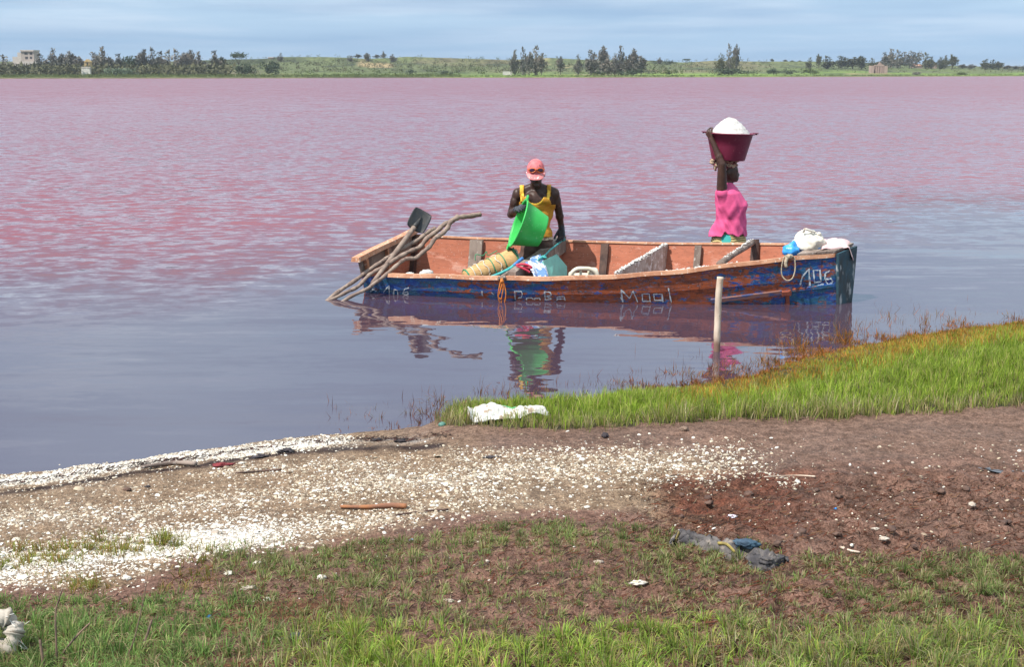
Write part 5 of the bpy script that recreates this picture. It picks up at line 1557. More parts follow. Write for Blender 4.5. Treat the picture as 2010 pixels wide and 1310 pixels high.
GROVES = [
    ('feathery dark tree in the grove at the far left shore', 'trees in the grove on the far left shore', 85, [(10, 110, 42), (82, 106, 30), (106, 97, 30), (126, 106, 26), (140, 102, 26), (156, 111, 26), (188, 105, 32), (218, 112, 24), (236, 107, 28)]),
    ('feathery dark tree in the thick row right of the far left grove', 'trees in the thick dark row on the far left shore', 95, [(284, 99, 30), (302, 96, 26), (318, 103, 30), (332, 101, 28), (348, 99, 28), (362, 104, 24), (376, 100, 28), (391, 104, 24)]),
    ('small dark tree on the ridge behind the sandy scar', 'trees on the ridge behind the sandy scar', 300, [(690, 110, 16), (703, 106, 16), (722, 104, 16), (740, 107, 14), (754, 101, 10), (771, 107, 16)]),
    ('upright feathery tree in the small clump at mid far shore', 'trees in the small clump at mid far shore', 45, [(1010, 101, 20), (1027, 96, 22), (1039, 104, 20), (1051, 93, 32), (1063, 106, 20)]),
    ('upright feathery tree in the wide clump right of mid far shore', 'trees in the wide clump right of mid far shore', 50, [(1160, 101, 32), (1183, 92, 28), (1192, 110, 24), (1206, 107, 22), (1218, 93, 24), (1230, 112, 20), (1243, 97, 28), (1258, 111, 24)]),
    ('low olive tree on the rise left of the pink ruin', 'low trees on the rise left of the pink ruin', 210, [(1588, 114, 16), (1605, 107, 12), (1622, 111, 32), (1650, 111, 34), (1672, 113, 30), (1689, 110, 26), (1710, 115, 22)]),
    ('tall feathery tree in the clump behind the pink ruin', 'tall trees behind the pink ruin', 230, [(1735, 104, 24), (1746, 97, 24), (1760, 100, 24)]),
    ('grey green tree between the red roofed houses and the right edge', 'trees right of the red roofed houses', 240, [(1815, 105, 24), (1826, 112, 18), (1843, 113, 20), (1853, 110, 16), (1867, 108, 22), (1932, 117, 20), (1946, 118, 26), (1958, 121, 20)]),
    ('low dark tree at the far right end of the shore', 'low trees at the far right end of the shore', 260, [(1888, 126, 20), (1905, 126, 20), (1975, 128, 20), (1992, 129, 22), (2008, 128, 24)]),
    ('tiny lone tree on the skyline left of the low olive trees', 'tiny trees on the skyline', 330, [(1514, 115, 8), (1540, 117, 10), (1553, 118, 10), (1568, 118, 8)])]
for lab, grp, r_, lst in GROVES:
    for k, (x, top, w) in enumerate(lst):
        n_ = len(lst)
        place = 'leftmost' if k == 0 else 'rightmost' if k == n_ - 1 else ('second', 'third', 'fourth', 'fifth')[k - 1] + ' from left' if k <= n_ // 2 else ('second', 'third', 'fourth', 'fifth')[n_ - 2 - k] + ' from right'
        far_tree('feathery_tree', x, top, w, r_ + (k * 37 % 23) - 8, 'casuarina', OLIVE if 'olive' in lab or 'grey green' in lab else CASU, lab + ', ' + place, 'tree', grp)
for a in (('feathery_tree', 203, 95, 30, 80, 'casuarina', CASU, 'tallest spiky tree of the far left grove', 'tree'),
          ('dense_tree', 264, 106, 40, 88, 'bush', DENSE, 'broad dark round tree at the left end of the thick dark row', 'tree'),
          ('feathery_tree', 424, 101, 28, 90, 'casuarina', CASU, 'lone brownish tree right of the thick dark row', 'tree'),
          ('feathery_tree', 438, 112, 26, 95, 'casuarina', OLIVE, 'shorter brownish tree beside the lone tree left of the umbrella tree', 'tree'),
          ('umbrella_tree', 470, 103.5, 30, 120, 'umbrella', DENSE, 'umbrella shaped tree with a bare stem on the far shore', 'tree'),
          ('round_bush', 478, 119.5, 36, 70, 'bush', DENSE, 'dense dark bush below the umbrella shaped tree', 'bush'),
          ('round_bush', 409, 127, 20, 70, 'bush', DENSE, 'small dark bush left of the umbrella shaped tree', 'bush'),
          ('round_bush', 535, 116.5, 30, 75, 'bush', DENSE, 'dark round bush standing alone right of the umbrella shaped tree', 'bush'),
          ('feathery_tree', 553, 104.5, 14, 290, 'casuarina', CASU, 'tiny dark tree on the skyline above the lone round bush', 'tree'),
          ('feathery_tree', 1100, 112, 18, 60, 'casuarina', CASU, 'single small tree just right of the small mid shore clump', 'tree'),
          ('feathery_tree', 1135, 109, 15, 60, 'casuarina', CASU, 'single thin tree just left of the wide clump', 'tree'),
          ('round_bush', 1240, 133, 46, 40, 'bush', DENSE, 'low dark shrub at the foot of the wide clump', 'bush'),
          ('round_bush', 1172, 139, 26, 40, 'bush', LIGHT, 'low green shrub under the left part of the wide clump', 'bush'),
          ('feathery_tree', 1294, 113, 11, 290, 'casuarina', CASU, 'tiny upright tree on the skyline right of the wide clump', 'tree'),
          ('round_bush', 1313, 117, 16, 280, 'bush', DENSE, 'tiny round tree on the skyline, left one of two', 'bush'),
          ('umbrella_tree', 1345, 115, 18, 280, 'umbrella', DENSE, 'tiny flat topped tree on the skyline, right one of two', 'tree'),
          ('dense_tree', 1417, 104, 19, 70, 'bush', OLIVE, 'short leafy tree leaning on the two tall thin trees', 'tree'),
          ('feathery_tree', 1430, 90, 20, 72, 'casuarina', CASU, 'left one of the two tall thin trees standing together', 'tree'),
          ('feathery_tree', 1444, 89, 15, 75, 'casuarina', CASU, 'right one of the two tall thin trees standing together', 'tree'),
          ('round_bush', 1436, 132, 54, 45, 'bush', DENSE, 'spreading dark shrub below the two tall thin trees', 'bush'),
          ('round_bush', 1313, 135, 18, 60, 'bush', LIGHT, 'small yellowish bush on the grass right of the wide clump', 'bush'),
          ('round_bush', 1518, 132, 20, 60, 'bush', DENSE, 'dark low bush on the right shore, left one of three', 'bush'),
          ('round_bush', 1545, 136, 26, 55, 'bush', DENSE, 'dark low bush on the right shore, middle one of three', 'bush'),
          ('round_bush', 1590, 133, 30, 75, 'bush', LIGHT, 'light green low bush on the right shore, right one of three', 'bush'),
          ('dense_tree', 1783, 94, 34, 225, 'bush', CASU, 'biggest round topped tree behind the pink ruin', 'tree'),
          ('round_bush', 1797, 140.5, 20, 30, 'bush', CASU, 'brown bush near the water below the pink ruin', 'bush'),
          ('round_bush', 1885, 140, 0.1 + 18, 30, 'bush', LIGHT, 'small pale bush near the water at the far right', 'bush'),
          ('round_bush', 878, 136, 22, 45, 'bush', DENSE, 'small dark bush by the water left of mid far shore', 'bush'),
          ('round_bush', 805, 133, 14, 70, 'bush', DENSE, 'small dark shrub on the bright grass below the sandy scar', 'bush')):
    far_tree(*a)
# undergrowth and scrub too dense to tell apart
def scrub(name, n, px0, px1, r0, r1, hm, mat, label, seed, dens=None):
    r = np.random.default_rng(seed); V, Fc = [], []
    for _ in range(n):
        x = r.uniform(px0, px1); rr = r0 + (r1 - r0) * r.random()
        if dens and r.random() > dens(x, rr): continue
        p = np.array(far_point(x, rr)); h_ = hm * r.uniform(.5, 1.3); w_ = h_ * r.uniform(.8, 1.6)
        for k in range(13):
            c = p + np.array([r.normal(0, w_ * .4), r.normal(0, w_ * .4), r.uniform(0, h_)]); s = h_ * r.uniform(.25, .5)
            d = r.normal(0, 1, 3); d[2] = abs(d[2]); d /= np.linalg.norm(d); w = np.cross(d, r.normal(0, 1, 3)); w /= np.linalg.norm(w) + 1e-9
            m_ = len(V); V.extend([c - w * s * .4, c + w * s * .4, c + d * s]); Fc.append((m_, m_ + 1, m_ + 2))
    me = bpy.data.meshes.new(name); me.from_pydata([tuple(q) for q in V], [], Fc); me.materials.append(mat)
    o = bpy.data.objects.new(name, me); C.objects.link(o)
    return tag(o, label, 'scrub', kind='stuff')
def far_point_ok(x, r): return True
scrub('far_undergrowth', 900, -60, 445, 55, 105, 2.8, OLIVE, 'low olive undergrowth below the trees of the far left shore', 31)
scrub('dune_scrub', 2600, -100, 2100, 120, 310, 1.25, OLIVE, 'olive scrub covering the low dunes', 32, lambda x, r_: (.25 if x > 1480 else 1) * (.3 + .7 * float(vnoise(x / 40, r_ / 30, 7))))
scrub('green_scrub', 700, 380, 1500, 60, 330, 1.4, LIGHT, 'lighter green scrub on the slopes of the dunes', 33, lambda x, r_: float(vnoise(x / 30, r_ / 40, 9)))
scrub('shore_reeds', 2600, -100, 900, 6, 45, .62, LIGHT, 'pale green reeds along the far waterline', 34)
scrub('shore_reeds', 1500, 880, 2100, 5, 22, .5, LIGHT, 'short green growth along the far waterline at the right', 35)
scrub('agave_patch', 60, 210, 262, 52, 60, 2.0, leaf_mat('agave', (.12, .16, .11), (.09, .12, .08)), 'spiky grey green agave plants in front of the thick dark row', 36)
# buildings
CONC = M('raw_concrete', (.40, .34, .30), (.33, .28, .25), 3, .4, .6, .9)
CONCL = M('pale_concrete', (.55, .48, .43), (.45, .40, .36), 3, .4, .6, .9)
DARKIN = M('dark_interior', (.035, .035, .045), None, 3, .4, .6, .6)
YELW = M('yellow_render', (.58, .40, .18), None, 2, .4, .6, .9)
WHITEW = M('white_render', (.66, .63, .58), None, 2, .4, .6, .9)
PINKW = M('pinkish_stone', (.42, .29, .25), (.34, .23, .20), 3, .4, .6, .9)
REDROOF = M('faded_red_roof', (.42, .22, .15), None, 3, .4, .6, .9)
def bx(name, mat, root, x0, x1, y0, y1, z0, z1):
    o = wloc(root); mb = MB()
    mb.box(o + Vector(((x0 + x1) / 2, (y0 + y1) / 2, (z0 + z1) / 2)), ((x1 - x0) / 2, 0, 0), (0, (y1 - y0) / 2, 0), (0, 0, (z1 - z0) / 2))
    return mb.build(name, mat, root)
p = far_point(50, 110); k = p.y / F
b_ = thing('concrete_house', p, 'unfinished two storey concrete house above the trees at the far left', 'house')
zb = p.z; def_z = lambda y: (H + (139 - y) / F * p.y) - p.z
bx('wall', CONC, b_, -5 * k, 20 * k, 0, 6, -1, def_z(102)); bx('roof', CONCL, b_, -6 * k, 20.6 * k, -.4, 6.3, def_z(102) + .003, def_z(99.2))
bx('stair_wall', CONCL, b_, -12 * k, -5 * k - .01, .1, 5, -1, def_z(104)); bx('low_wing', CONCL, b_, -22 * k, -12 * k - .01, .2, 5, -1, def_z(112)); bx('terrace', CONCL, b_, 1 * k, 27 * k, -2.5, -.003, -.5, def_z(121))
for x0, x1, ya, yb in ((2, 8, 104, 108), (12, 17, 104, 108), (3, 8, 112, 116.5), (12, 16, 112, 116)):
    w_ = bx('window', DARKIN, b_, x0 * k, x1 * k, -.06, .02, def_z(yb), def_z(ya))
p = far_point(171, 70); k = p.y / F; def_z = lambda y: (H + (139 - y) / F * p.y) - p.z
b_ = thing('yellow_hut', p, 'small yellow gabled hut behind the far left shrubs', 'hut')
bx('wall', YELW, b_, -5 * k, 5 * k, 1, 4, -.5, def_z(122))
mb = MB(); o = Vector(p); mb.rings([[o + Vector((-5.5 * k, y, def_z(122))), o + Vector((5.5 * k, y, def_z(122))), o + Vector((0, y, def_z(116.5)))] for y in (.8, 4.2)]); mb.build('roof', YELW, b_)
bx('door', DARKIN, b_, -.5 * k, 2.5 * k, .95, 1.02, 0, def_z(123.5))
p = far_point(170, 55); k = p.y / F; def_z = lambda y: (H + (139 - y) / F * p.y) - p.z
b_ = thing('white_wall', p, 'low white wall in front of the yellow hut', 'wall'); bx('wall_block', WHITEW, b_, -8.5 * k, 8.5 * k, 0, 1.5, -.3, def_z(133)); bx('coping', CONCL, b_, -9 * k, 9 * k, -.1, 1.6, def_z(133) + .003, def_z(131))
p = far_point(1725, 110); k = p.y / F; def_z = lambda y: (H + (139 - y) / F * p.y) - p.z
b_ = thing('pink_ruin', p, 'small roofless pinkish stone house on the far right grass', 'house')
bx('wall', PINKW, b_, -16.5 * k, -10.5 * k, 0, 4, -.5, def_z(129)); bx('wall', PINKW, b_, 9 * k, 15.5 * k, 0, 4, -.5, def_z(129.5)); bx('rear_wall', M('ruin_inside', (.30, .20, .18), None, 3, .4, .6, .9), b_, -10.4 * k, 8.9 * k, 3, 3.3, -.5, def_z(130.5))
for x0 in (-7, -3, 2, 6): bx('pillar', PINKW, b_, x0 * k, (x0 + 2) * k, .1, .6, -.3, def_z(130))
bx('lintel', PINKW, b_, -10.5 * k, 9 * k, 0, .7, def_z(130), def_z(127.5))
mb = MB(); o = Vector(p); mb.rings([[o + Vector((-4.5 * k, y, def_z(127.4))), o + Vector((6 * k, y, def_z(127.4))), o + Vector((0, y, def_z(122.5)))] for y in (.05, .6)]); mb.build('gable', PINKW, b_)
for x, r_, w_, yt, lab in ((1800, 255, 17, 125.5, 'low house with a faded red roof right of the pink ruin'), (1832, 262, 10, 123, 'smaller red roofed house at the right of the other')):
    p = far_point(x, r_); k = p.y / F; def_z = lambda y: (H + (139 - y) / F * p.y) - p.z
    b_ = thing('red_roofed_house', p, lab, 'house'); bx('wall', PINKW, b_, -w_ / 2 * k, w_ / 2 * k, 0, 6, -1, def_z(yt + 4))
    mb = MB(); o = Vector(p); mb.rings([[o + Vector((s * (w_ / 2 + .6) * k, -.4, def_z(yt + 4) + .003)), o + Vector((s * (w_ / 2 - 1) * k, 3, def_z(yt))), o + Vector((s * (w_ / 2 + .6) * k, 6.4, def_z(yt + 4) + .003))] for s in (-1, 1)]); mb.build('roof', REDROOF, b_)
p = far_point(996, 62); k = p.y / F; def_z = lambda y: (H + (139 - y) / F * p.y) - p.z
b_ = thing('white_wall', p, 'low white wall left of the small mid shore clump', 'wall'); bx('wall_block', WHITEW, b_, -9 * k, 9 * k, 0, .4, -.3, def_z(140)); bx('coping', WHITEW, b_, -9.3 * k, 9.3 * k, -.06, .46, def_z(140) + .003, def_z(139.4))
p = far_point(533, 300); k = p.y / F; def_z = lambda y: (H + (139 - y) / F * p.y) - p.z
b_ = thing('pale_house', p, 'tiny pale house on the dune behind the lone round bush', 'house'); bx('wall', PINKW, b_, -5 * k, 5 * k, 0, 5, -1, def_z(114)); bx('roof', CONCL, b_, -5.3 * k, 5.3 * k, -.2, 5.2, def_z(114) + .003, def_z(112.5))

# ---------------------------------------------------------------- things lying on the shore
def on_ground(x, y, dz=0.0): return gp(x, y, dz)
SCALE = lambda p: F / (p.y * CP + (H - p.z) * SP)             # photo pixels per metre at a place
WPLAST = M('white_woven_plastic', (.64, .63, .60), (.55, .53, .49), 10, .4, .65, .6, .3, 70, .003, c3=(.30, .22, .16), scale3=16, hi3=.63, kind='World')
GPRINT = M('green_print', (.10, .45, .18), None, 10, .4, .6, .6)
# white plastic sack draped over the grass
s0 = on_ground(996, 826)
sk = thing('plastic_sack', s0, 'white woven plastic sack with green print lying on the bank grass', 'sack')
Ws = SCALE(s0)
top_y = [(918, 809), (935, 802), (955, 797), (965, 792), (978, 799), (992, 803), (1008, 808), (1022, 805), (1037, 801), (1050, 804), (1063, 808), (1076, 818)]
low_y = [(918, 813), (930, 832), (945, 829), (965, 825), (980, 824), (1000, 825), (1020, 821), (1040, 814), (1055, 811), (1066, 813), (1076, 820)]
def sack_fn(u, w):
    x = 918 + 158 * u
    yt, yl = np.interp(x, *zip(*top_y)), np.interp(x, *zip(*low_y))
    a = at_Y(x, yt, s0.y + .07); b = at_Y(x, yl, s0.y - .03 - .12 * (1 - u))
    p_ = a.lerp(b, w)
    bulge = math.sin(math.pi * w) * .03
    q = Vector((u * 7, w * 3, 2.0))
    return p_ + Vector((0, -bulge * .6, bulge * .8 + .014 * mn.noise(q) + .018 * (1 - abs(mn.noise(q * 1.7)) * 2.4) * math.sin(math.pi * w) + .007 * mn.noise(q * 4)))
sheet(sack_fn, 80, 24, .005).build('sack_sheet', WPLAST, sk, True)
mb = MB(); P = []
for u, w in ((.36, .0), (.40, .06), (.45, .10), (.50, .10), (.55, .14), (.60, .16), (.65, .05)):
    P.append(sack_fn(u, w) + Vector((0, -.004, .006)))
mb.tube(catmull(P, 4), .006, 5, flat=.5); mb.build('green_edge', GPRINT, sk, True)
mb = MB()
for k in range(6):
    a = sack_fn(.03 + .025 * k, 1); mb.tube([a, a + Vector((.01 * k, -.03, -.05 - .01 * (k % 3)))], [.002, .001], 4)
mb.build('fringe', WPLAST, sk)['kind'] = 'stuff'
# smaller debris
BOTTLE = M('green_plastic_float', (.10, .24, .19), (.06, .16, .13), 9, .4, .6, .45, .2, 30, .003, kind='World')
def debris(name, x, y, r, mat, label, cat, seed, fold=.35, sub=3, up=.5, freq=1.6):
    c = on_ground(x, y); mb = MB(); r = (r[0] * .85, r[1] * .85, r[2] * .6); lump(mb, c + Vector((0, 0, r[2] * up * .8)), r, seed, fold * 1.5, freq, sub)
    return tag(mb.build(name, mat, None, True, c), label, cat)
DARKMUD = M('dark_clod', (.05, .04, .045), (.03, .025, .03), 20, .4, .6, .85, .8, 60, .008, kind='World')
TANROCK = M('tan_stone', (.27, .19, .14), (.18, .12, .09), 20, .4, .6, .9, .8, 60, .006, kind='World')
PALEROCK = M('pale_stone', (.50, .43, .36), (.38, .31, .25), 20, .4, .6, .9, .6, 60, .005, kind='World')
WHITEROCK = M('white_salt_stone', (.60, .56, .50), (.44, .38, .31), 20, .4, .6, .8, .6, 60, .005, kind='World')
REDCLOTH = M('red_rag', (.24, .035, .04), (.13, .02, .025), 20, .4, .6, .9, .8, 60, .008, kind='World')
BROWNCL = M('brown_clod', (.13, .075, .055), (.08, .045, .035), 16, .4, .6, .9, .8, 50, .008, kind='World')
debris('plastic_float', 868, 836, (.028, .028, .026), BOTTLE, 'green round plastic float at the tip of the bank grass', 'float', 51, .12)
debris('dark_clod', 1187, 859, (.022, .022, .034), DARKMUD, 'dark upright clod at the front edge of the bank grass', 'clod', 52)
debris('tan_stone', 1343, 845, (.030, .028, .026), TANROCK, 'tan stone at the front edge of the bank grass', 'stone', 53)
debris('brown_stone', 250, 963, (.022, .02, .016), BROWNCL, 'dark brown stone on the sand below the driftwood stick', 'stone', 54)
debris('dark_stone', 290, 957, (.016, .014, .010), DARKMUD, 'small dark stone right of the brown stone on the sand', 'stone', 55)
debris('white_stone', 475, 911, (.018, .016, .013), WHITEROCK, 'rounded white stone just right of the red rag', 'stone', 56)
debris('tan_stone', 210, 1013, (.02, .018, .012), TANROCK, 'flat brown stone on the left sand', 'stone', 57)
debris('white_stone', 632, 868 + 270, (.022, .02, .02), WHITEROCK, 'white stone at the left edge of the grassy mud', 'stone', 58, .3, 3, .6)
debris('white_stone', 505, 1109, (.026, .022, .018), WHITEROCK, 'white stone on the dead grass at left centre', 'stone', 59)
debris('white_stone', 448, 1128, (.024, .02, .014), WHITEROCK, 'flattish white stone in the grass beside the shell field', 'stone', 60)
debris('white_stone', 250, 1138, (.022, .018, .016), WHITEROCK, 'white stone near the little green tuft on the shells', 'stone', 61)
debris('paper_scrap', 490, 1157, (.034, .02, .016), WHITEROCK, 'crumpled white scrap at the upper edge of the left grass', 'scrap', 62, .8)
debris('pale_stone', 425, 1048, (.026, .018, .012), PALEROCK, 'pale flat stone behind the brown grass strip', 'stone', 63)
debris('paper_scrap', 1440, 1016, (.022, .016, .013), M('lilac_paper', (.72, .66, .80), (.76, .74, .78), 20, .4, .6, .7, kind='World'), 'lilac white scrap on the red brown mud', 'scrap', 64, .8)
debris('paper_scrap', 1252, 1146, (.036, .014, .013), M('cream_paper', (.70, .60, .46), (.72, .68, .6), 20, .4, .6, .7, kind='World'), 'long cream scrap on the dark mud below the rag', 'scrap', 65, .7)
debris('pale_stone', 1645, 1187, (.042, .026, .018), PALEROCK, 'broad pale stone in the dry grass at right', 'stone', 66)
debris('pale_stone', 1735, 1060, (.026, .018, .016), PALEROCK, 'pale stone on the rough mud right of the rag', 'stone', 67)
debris('pale_stone', 1718, 1040, (.022, .014, .010), WHITEROCK, 'white flake on the rough mud above the pale stone', 'stone', 68)
debris('pale_stone', 1908, 993, (.022, .018, .018), PALEROCK, 'grey stone in the rough mud at far right', 'stone', 69)
debris('white_stone', 1975, 1013, (.024, .016, .010), WHITEROCK, 'white flake at the right edge of the rough mud', 'stone', 70)
debris('white_stone', 1055, 1170, (.011, .010, .010), WHITEROCK, 'tiny white pebble on the dark mud at centre', 'stone', 71)
debris('pale_stone', 880, 1182, (.026, .016, .012), PALEROCK, 'grey oval stone half sunk in the central mud', 'stone', 72)
debris('white_stone', 955, 1104, (.015, .012, .010), WHITEROCK, 'left one of two white pebbles below the central grass strip', 'stone', 73)
debris('white_stone', 1000, 1107, (.015, .013, .010), WHITEROCK, 'right one of two white pebbles below the central grass strip', 'stone', 74)
debris('pale_stone', 1175, 1106, (.024, .018, .014), PALEROCK, 'pinkish pale stone at the right end of the central grass strip', 'stone', 75)
debris('blue_scrap', 1628, 941, (.014, .010, .006), BLUEBAG, 'small blue plastic scrap on the track mud', 'scrap', 76)
debris('blue_scrap', 1640, 1000, (.010, .008, .008), BLUEBAG, 'tiny blue plastic scrap on the red brown mud', 'scrap', 77)
debris('blue_scrap', 808, 1062, (.014, .012, .010), M('greyblue_plastic', (.22, .28, .40), None, 20, .4, .6, .5, kind='World'), 'grey blue scrap at the left of the central grass strip', 'scrap', 78)
debris('blue_scrap', 412, 1213, (.014, .012, .010), M('deep_blue_plastic', (.01, .08, .18), None, 20, .4, .6, .4, kind='World'), 'dark blue scrap sunk in the left grass', 'scrap', 79)
debris('black_scrap', 578, 1255, (.045, .028, .02), M('black_plastic_film', (.035, .03, .045), (.12, .10, .14), 22, .5, .65, .35, .6, 40, .01, kind='World'), 'crumpled black plastic film in the near grass', 'scrap', 80, .9)
debris('red_rag', 440, 914, (.058, .03, .018), REDCLOTH, 'dark red rag lying by the waterline', 'rag', 81, .8)
debris('mud_clump', 512, 899, (.045, .025, .02), DARKMUD, 'black weed clump right of the red rag', 'clump', 82, .9)
debris('mud_clump', 560, 888, (.06, .03, .02), DARKMUD, 'long black weed clump by the waterline', 'clump', 83, .9)
debris('mud_clump', 790, 868, (.045, .025, .015), DARKMUD, 'black weed clump below the left tip of the bank', 'clump', 84, .9)
debris('mud_clump', 740, 866, (.03, .02, .014), DARKMUD, 'small black weed clump on the salt edge', 'clump', 85, .9)
debris('mud_clump', 965, 899, (.04, .02, .008), DARKMUD, 'dark wet patch of weed on the track', 'clump', 86, .9)
# brown clods of the rough mud at right: countable ones as things
rc_ = random.Random(5); shared = {}
for k in range(46):
    x = rc_.uniform(1330, 2005); y = rc_.uniform(945, 1075); c = on_ground(x, y); s = rc_.uniform(.010, .028)
    if k < 4: mb = MB(); lump(mb, (0, 0, .2), (1, .8, .55), 90 + k, .6, 1.6, 2); ob = mb.build('mud_clod', BROWNCL, None, True); shared[k] = ob.data
    else: ob = bpy.data.objects.new('mud_clod', shared[k % 4]); C.objects.link(ob)
    ob.location = c; ob.scale = (s, s, s); ob.rotation_euler.z = rc_.uniform(0, 6.28)
    tag(ob, 'brown clod among the others on the rough red brown mud', 'clod', 'brown clods on the rough mud')
# larger shells one could pick up
sh_data = []
for k in range(4):
    mb = MB(); lump(mb, (0, 0, .16), (1, .82 - .06 * k, .36 + .05 * k), 120 + k, .28, 1.3, 2); o = mb.build('shell', M('big_shell', (.80, .77, .70), (.70, .63, .52), 9, .4, .65, .5) if k == 0 else sh_data[0].materials[0], None, True); sh_data.append(o.data)
    bpy.data.objects.remove(o)
rs_ = np.random.default_rng(77); cnt = 0
while cnt < 230:
    X, Y = float(rs_.uniform(-3.0, 3.4)), float(rs_.uniform(5.0, 8.3))
    d, px, py = shell_density(np.array([X]), np.array([Y])); px, py = float(px[0]), float(py[0])
    if not (0 < px < 2010) or above(px, py, FG_TOP) > 30 or float(spit_mask(np.array([X]), np.array([Y]))[0]) > .1 or shore_y(X) - Y < .05: continue
    if rs_.random() > .015 + .9 * float(d[0]): continue
    ob = bpy.data.objects.new('shell', sh_data[cnt % 4]); C.objects.link(ob)
    s = float(rs_.uniform(.007, .0145)); ob.location = (X, Y, float(ground_h(X, Y)))
    ob.scale = (s, s, s); ob.rotation_euler = (float(rs_.normal(0, .25)), float(rs_.normal(0, .25)), float(rs_.uniform(0, 6.28)))
    tag(ob, 'larger pale shell lying loose on the shell strewn sand', 'shell', 'larger shells on the sand'); cnt += 1
# sticks
def stick(pts, r0, r1, name, label, mat, dz=.012):
    P = [on_ground(x, y, dz) for x, y in pts]; c = catmull(P, 4); n = len(c)
    mb = MB(); mb.tube(c, [r0 + (r1 - r0) * i / (n - 1) for i in range(n)], 8, jit=.25)
    return tag(mb.build(name, mat, None, True, P[0]), label, 'stick')
ORWOOD = M('orange_brown_wood', (.34, .14, .06), (.22, .10, .06), 9, .4, .6, .85, .6, 50, .004, kind='World')
stick([(278, 918), (310, 913), (345, 909), (384, 911)], .009, .014, 'driftwood_stick', 'grey driftwood stick lying by the left waterline', GREYWOOD)
stick([(462, 929), (505, 926), (552, 922)], .004, .006, 'thin_stick', 'thin dark stick on the sand below the red rag', DARKWOOD, .006)
stick([(668, 995), (720, 996), (760, 993), (798, 994)], .008, .014, 'driftwood_stick', 'orange brown stick on the white shells at centre', ORWOOD)
stick([(776, 1012), (830, 1004), (880, 1001)], .004, .005, 'thin_stick', 'thin dark twig below the orange brown stick', DARKWOOD, .006)
stick([(1500, 937), (1560, 934), (1600, 936)], .003, .004, 'thin_stick', 'thin pale twig on the track at right', PALEWOOD, .006)
stick([(1650, 1075), (1670, 1082), (1688, 1085)], .006, .004, 'thin_stick', 'short pale curved twig on the mud right of the rag', PALEWOOD, .008)
# upright dead stems in the near left grass
STEM = M('dead_stem', (.20, .13, .09), (.12, .08, .06), 30, .4, .6, .85, .4, 60, .003, kind='World')
def stem_(pts, r0, r1, label):
    b = on_ground(*pts[0]); P = [b] + [at_Y(x, y, b.y + .01 * k) for k, (x, y) in enumerate(pts[1:])]
    c = catmull(P, 4); n = len(c); mb = MB(); mb.tube(c, [r0 + (r1 - r0) * i / (n - 1) for i in range(n)], 6, jit=.15)
    tag(mb.build('dead_stem', STEM, None, True, b), label, 'stem')
stem_([(112, 1306), (110, 1250), (109, 1205), (113, 1185), (123, 1156)], .0045, .0022, 'tall upright dead stem in the near left grass')
stem_([(115, 1297), (135, 1268), (160, 1240), (177, 1224)], .0042, .003, 'slanting dead stem to the right of the tall upright one')
stem_([(86, 1325), (83, 1290), (78, 1257)], .007, .0045, 'thick broken stump of stem at the lower left')
stem_([(245, 1300), (262, 1260), (276, 1205), (285, 1160), (291, 1125)], .0028, .0012, 'thin tall bent stem in the left grass')
stem_([(276, 1280), (288, 1250), (298, 1218)], .006, .0035, 'short dry blade shaped stem beside the thin tall one')
stem_([(298, 1310), (306, 1297), (315, 1285)], .005, .003, 'short stem stub at the bottom left edge')
stem_([(870, 1099 - 2), (868, 1088), (866, 1078)], .003, .002, 'short dark twig standing in the central mud')
for k, (x, y, dx, hgt) in enumerate(((440, 857, 4, 9), (530, 828, -2, 14))):
    b = at_z(x, y, -.05); mb = MB(); mb.tube(catmull([b, at_Y(x + dx * .3, y - hgt * .5, b.y), at_Y(x + dx, y - hgt, b.y)], 4), .003, 5)
    tag(mb.build('twig', DARKWOOD, None, True, b), ('dark twig sticking out of the water near the shells', 'dark twig sticking out of the open water at left')[k], 'twig')
# white bundle cut by the left edge
wbx = on_ground(-4, 1290)
ws = thing('white_bundle', wbx, 'frayed white plastic ring bundle at the lower left edge of the grass', 'bundle')
sc_ = SCALE(wbx); mb = MB(); cen = at_Y(-6, 1246, wbx.y)
P = [cen + Vector((math.cos(a) * 33 / sc_, .02 * math.sin(2 * a), math.sin(a) * 32 / sc_)) for a in np.linspace(0, 2 * math.pi, 17)]
cP = catmull(P, 4); mb.tube(cP, [.030 + .008 * math.sin(k * .7) + .005 * math.sin(k * 1.9) for k in range(len(cP))], 14, jit=.12)
mb.build('ring', M('dirty_white_fibre', (.46, .41, .35), (.30, .25, .20), 14, .4, .62, .85, .6, 60, .006, c3=(.26, .19, .14), scale3=22, hi3=.7, kind='World'), ws, True)
mb = MB()
for k in range(26):
    a = random.uniform(-.6, 1.6); b = cen + Vector((math.cos(a) * 40 / sc_, 0, math.sin(a) * 40 / sc_)); mb.tube([b, b + Vector((random.uniform(-.02, .05), random.uniform(-.03, .03), random.uniform(-.05, .03)))], [.0018, .0008], 4)
mb.build('fringe', WPLAST, ws)['kind'] = 'stuff'
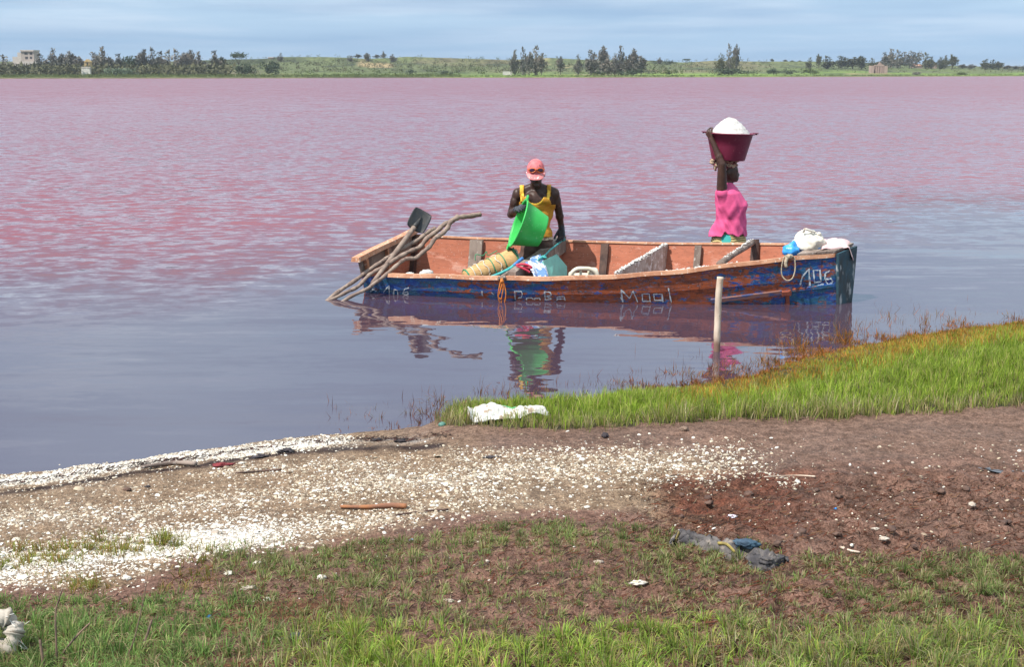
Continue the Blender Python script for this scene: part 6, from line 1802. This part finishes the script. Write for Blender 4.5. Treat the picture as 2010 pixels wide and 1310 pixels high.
# the ragged garment
rg = on_ground(1425, 1095)
GREYCL = M('grey_muddy_cloth', (.13, .115, .11), (.05, .046, .052), 12, .4, .6, .9, .8, 40, .01, c3=(.24, .20, .17), scale3=16, hi3=.66, kind='World')
YCL = M('yellow_strip', (.36, .28, .08), (.20, .15, .06), 12, .4, .6, .8, kind='World')
BCL = M('blue_rag', (.07, .14, .20), (.04, .07, .11), 16, .4, .6, .85, .7, 40, .008, kind='World')
rag = thing('ragged_garment', rg, 'muddy grey garment with yellow trim and a blue patch left on the mud', 'garment')
rt_y = [(1312, 1062), (1322, 1049), (1332, 1046), (1345, 1052), (1370, 1054), (1390, 1056), (1412, 1068), (1440, 1068), (1470, 1072), (1490, 1082), (1508, 1085), (1530, 1090), (1546, 1097)]
rl_y = [(1312, 1070), (1330, 1076), (1350, 1086), (1380, 1092), (1405, 1096), (1420, 1104), (1445, 1112), (1470, 1120), (1490, 1130), (1510, 1128), (1530, 1118), (1546, 1102)]
def rag_fn(u, w):
    x = 1312 + 234 * u
    yt, yl = float(np.interp(x, *zip(*rt_y))), float(np.interp(x, *zip(*rl_y)))
    b = at_z(x, yl, .150)
    a = at_z(x, yt + 7, .185)
    p_ = a.lerp(b, w)
    env = min(1.0, 3.2 * min(w + .05, 1 - w)) * min(1.0, .35 + 9 * min(u, 1 - u))
    n1 = 1 - 2.2 * abs(mn.noise(Vector((u * 6.5 + w, w * 3.2 - u * 2, 4.4)))); n2 = 1 - 2.2 * abs(mn.noise(Vector((u * 15, w * 8 + u * 4, 9.1)))); n3 = mn.noise(Vector((u * 30, w * 16, 2.0)))
    out = .012 * mn.noise(Vector((u * 14, w * 2, 6.0)))
    return p_ + Vector((.010 * n2, out - .01 * env, env * (.016 + .030 * max(n1, -.3) + .014 * n2 + .006 * n3)))
sheet(rag_fn, 90, 30, .005).build('cloth', GREYCL, rag, True)
for A_, nm, lab in (([(.40, .0), (.44, .06), (.48, .12), (.505, .2)], 'yellow_strip', None), ([(.06, .02), (.07, .3), (.045, .7)], 'yellow_strip', None), ([(.40, .62), (.46, .66), (.53, .66)], 'yellow_strip', None)):
    mb = MB(); mb.tube(catmull([rag_fn(u, w) + Vector((0, -.012, .010)) for u, w in A_], 4), .007, 6, flat=.4); mb.build(nm, YCL, rag, True)
mb = MB(); lump(mb, rag_fn(.62, .22) + Vector((0, -.02, .008)), (.048, .03, .017), 131, .7, 1.8, 3); mb.build('blue_patch', BCL, rag, True)
for k, (u, w, r_) in enumerate(((.83, .6, .026),)):
    mb = MB(); lump(mb, rag_fn(u, w) + Vector((0, -.005, .002)), (r_ * 1.3, r_, r_ * .6), 140 + k, .9, 1.7, 3); mb.build('fold', GREYCL, rag, True)
# puddle on the track
pc = on_ground(1975, 927); mb = MB()
P = [on_ground(1975 + math.cos(a) * 50 * (1 + .25 * math.sin(3 * a)), 927 + math.sin(a) * 3.2 * (1 + .3 * math.cos(2 * a))) for a in np.linspace(0, 2 * math.pi, 25)[:-1]]
zt = sorted(p_.z for p_ in P)[14]
mb.add([Vector((p_.x, p_.y, zt)) for p_ in P], [tuple(range(24))])
t = NT('muddy_puddle'); t.base((.06, .05, .05)); t.rough(.05); t.b.inputs['IOR'].default_value = 2.0
tag(mb.build('puddle', t.m), 'shallow puddle on the track', kind='structure')

# ---------------------------------------------------------------- the damp air over the lake
mb = MB(); mb.box((0, 1800, 7.5), (9000, 0, 0), (0, 1880, 0), (0, 0, 9.3))
hz = bpy.data.materials.new('haze'); hz.use_nodes = True; ht = hz.node_tree; ht.nodes.clear()
pv = ht.nodes.new('ShaderNodeVolumePrincipled'); pv.inputs['Color'].default_value = (.86, .92, 1, 1); pv.inputs['Density'].default_value = .00018; pv.inputs['Anisotropy'].default_value = .3
ho = ht.nodes.new('ShaderNodeOutputMaterial'); ht.links.new(pv.outputs[0], ho.inputs['Volume'])
tag(mb.build('haze', hz), 'thin haze over the lake', kind='stuff')
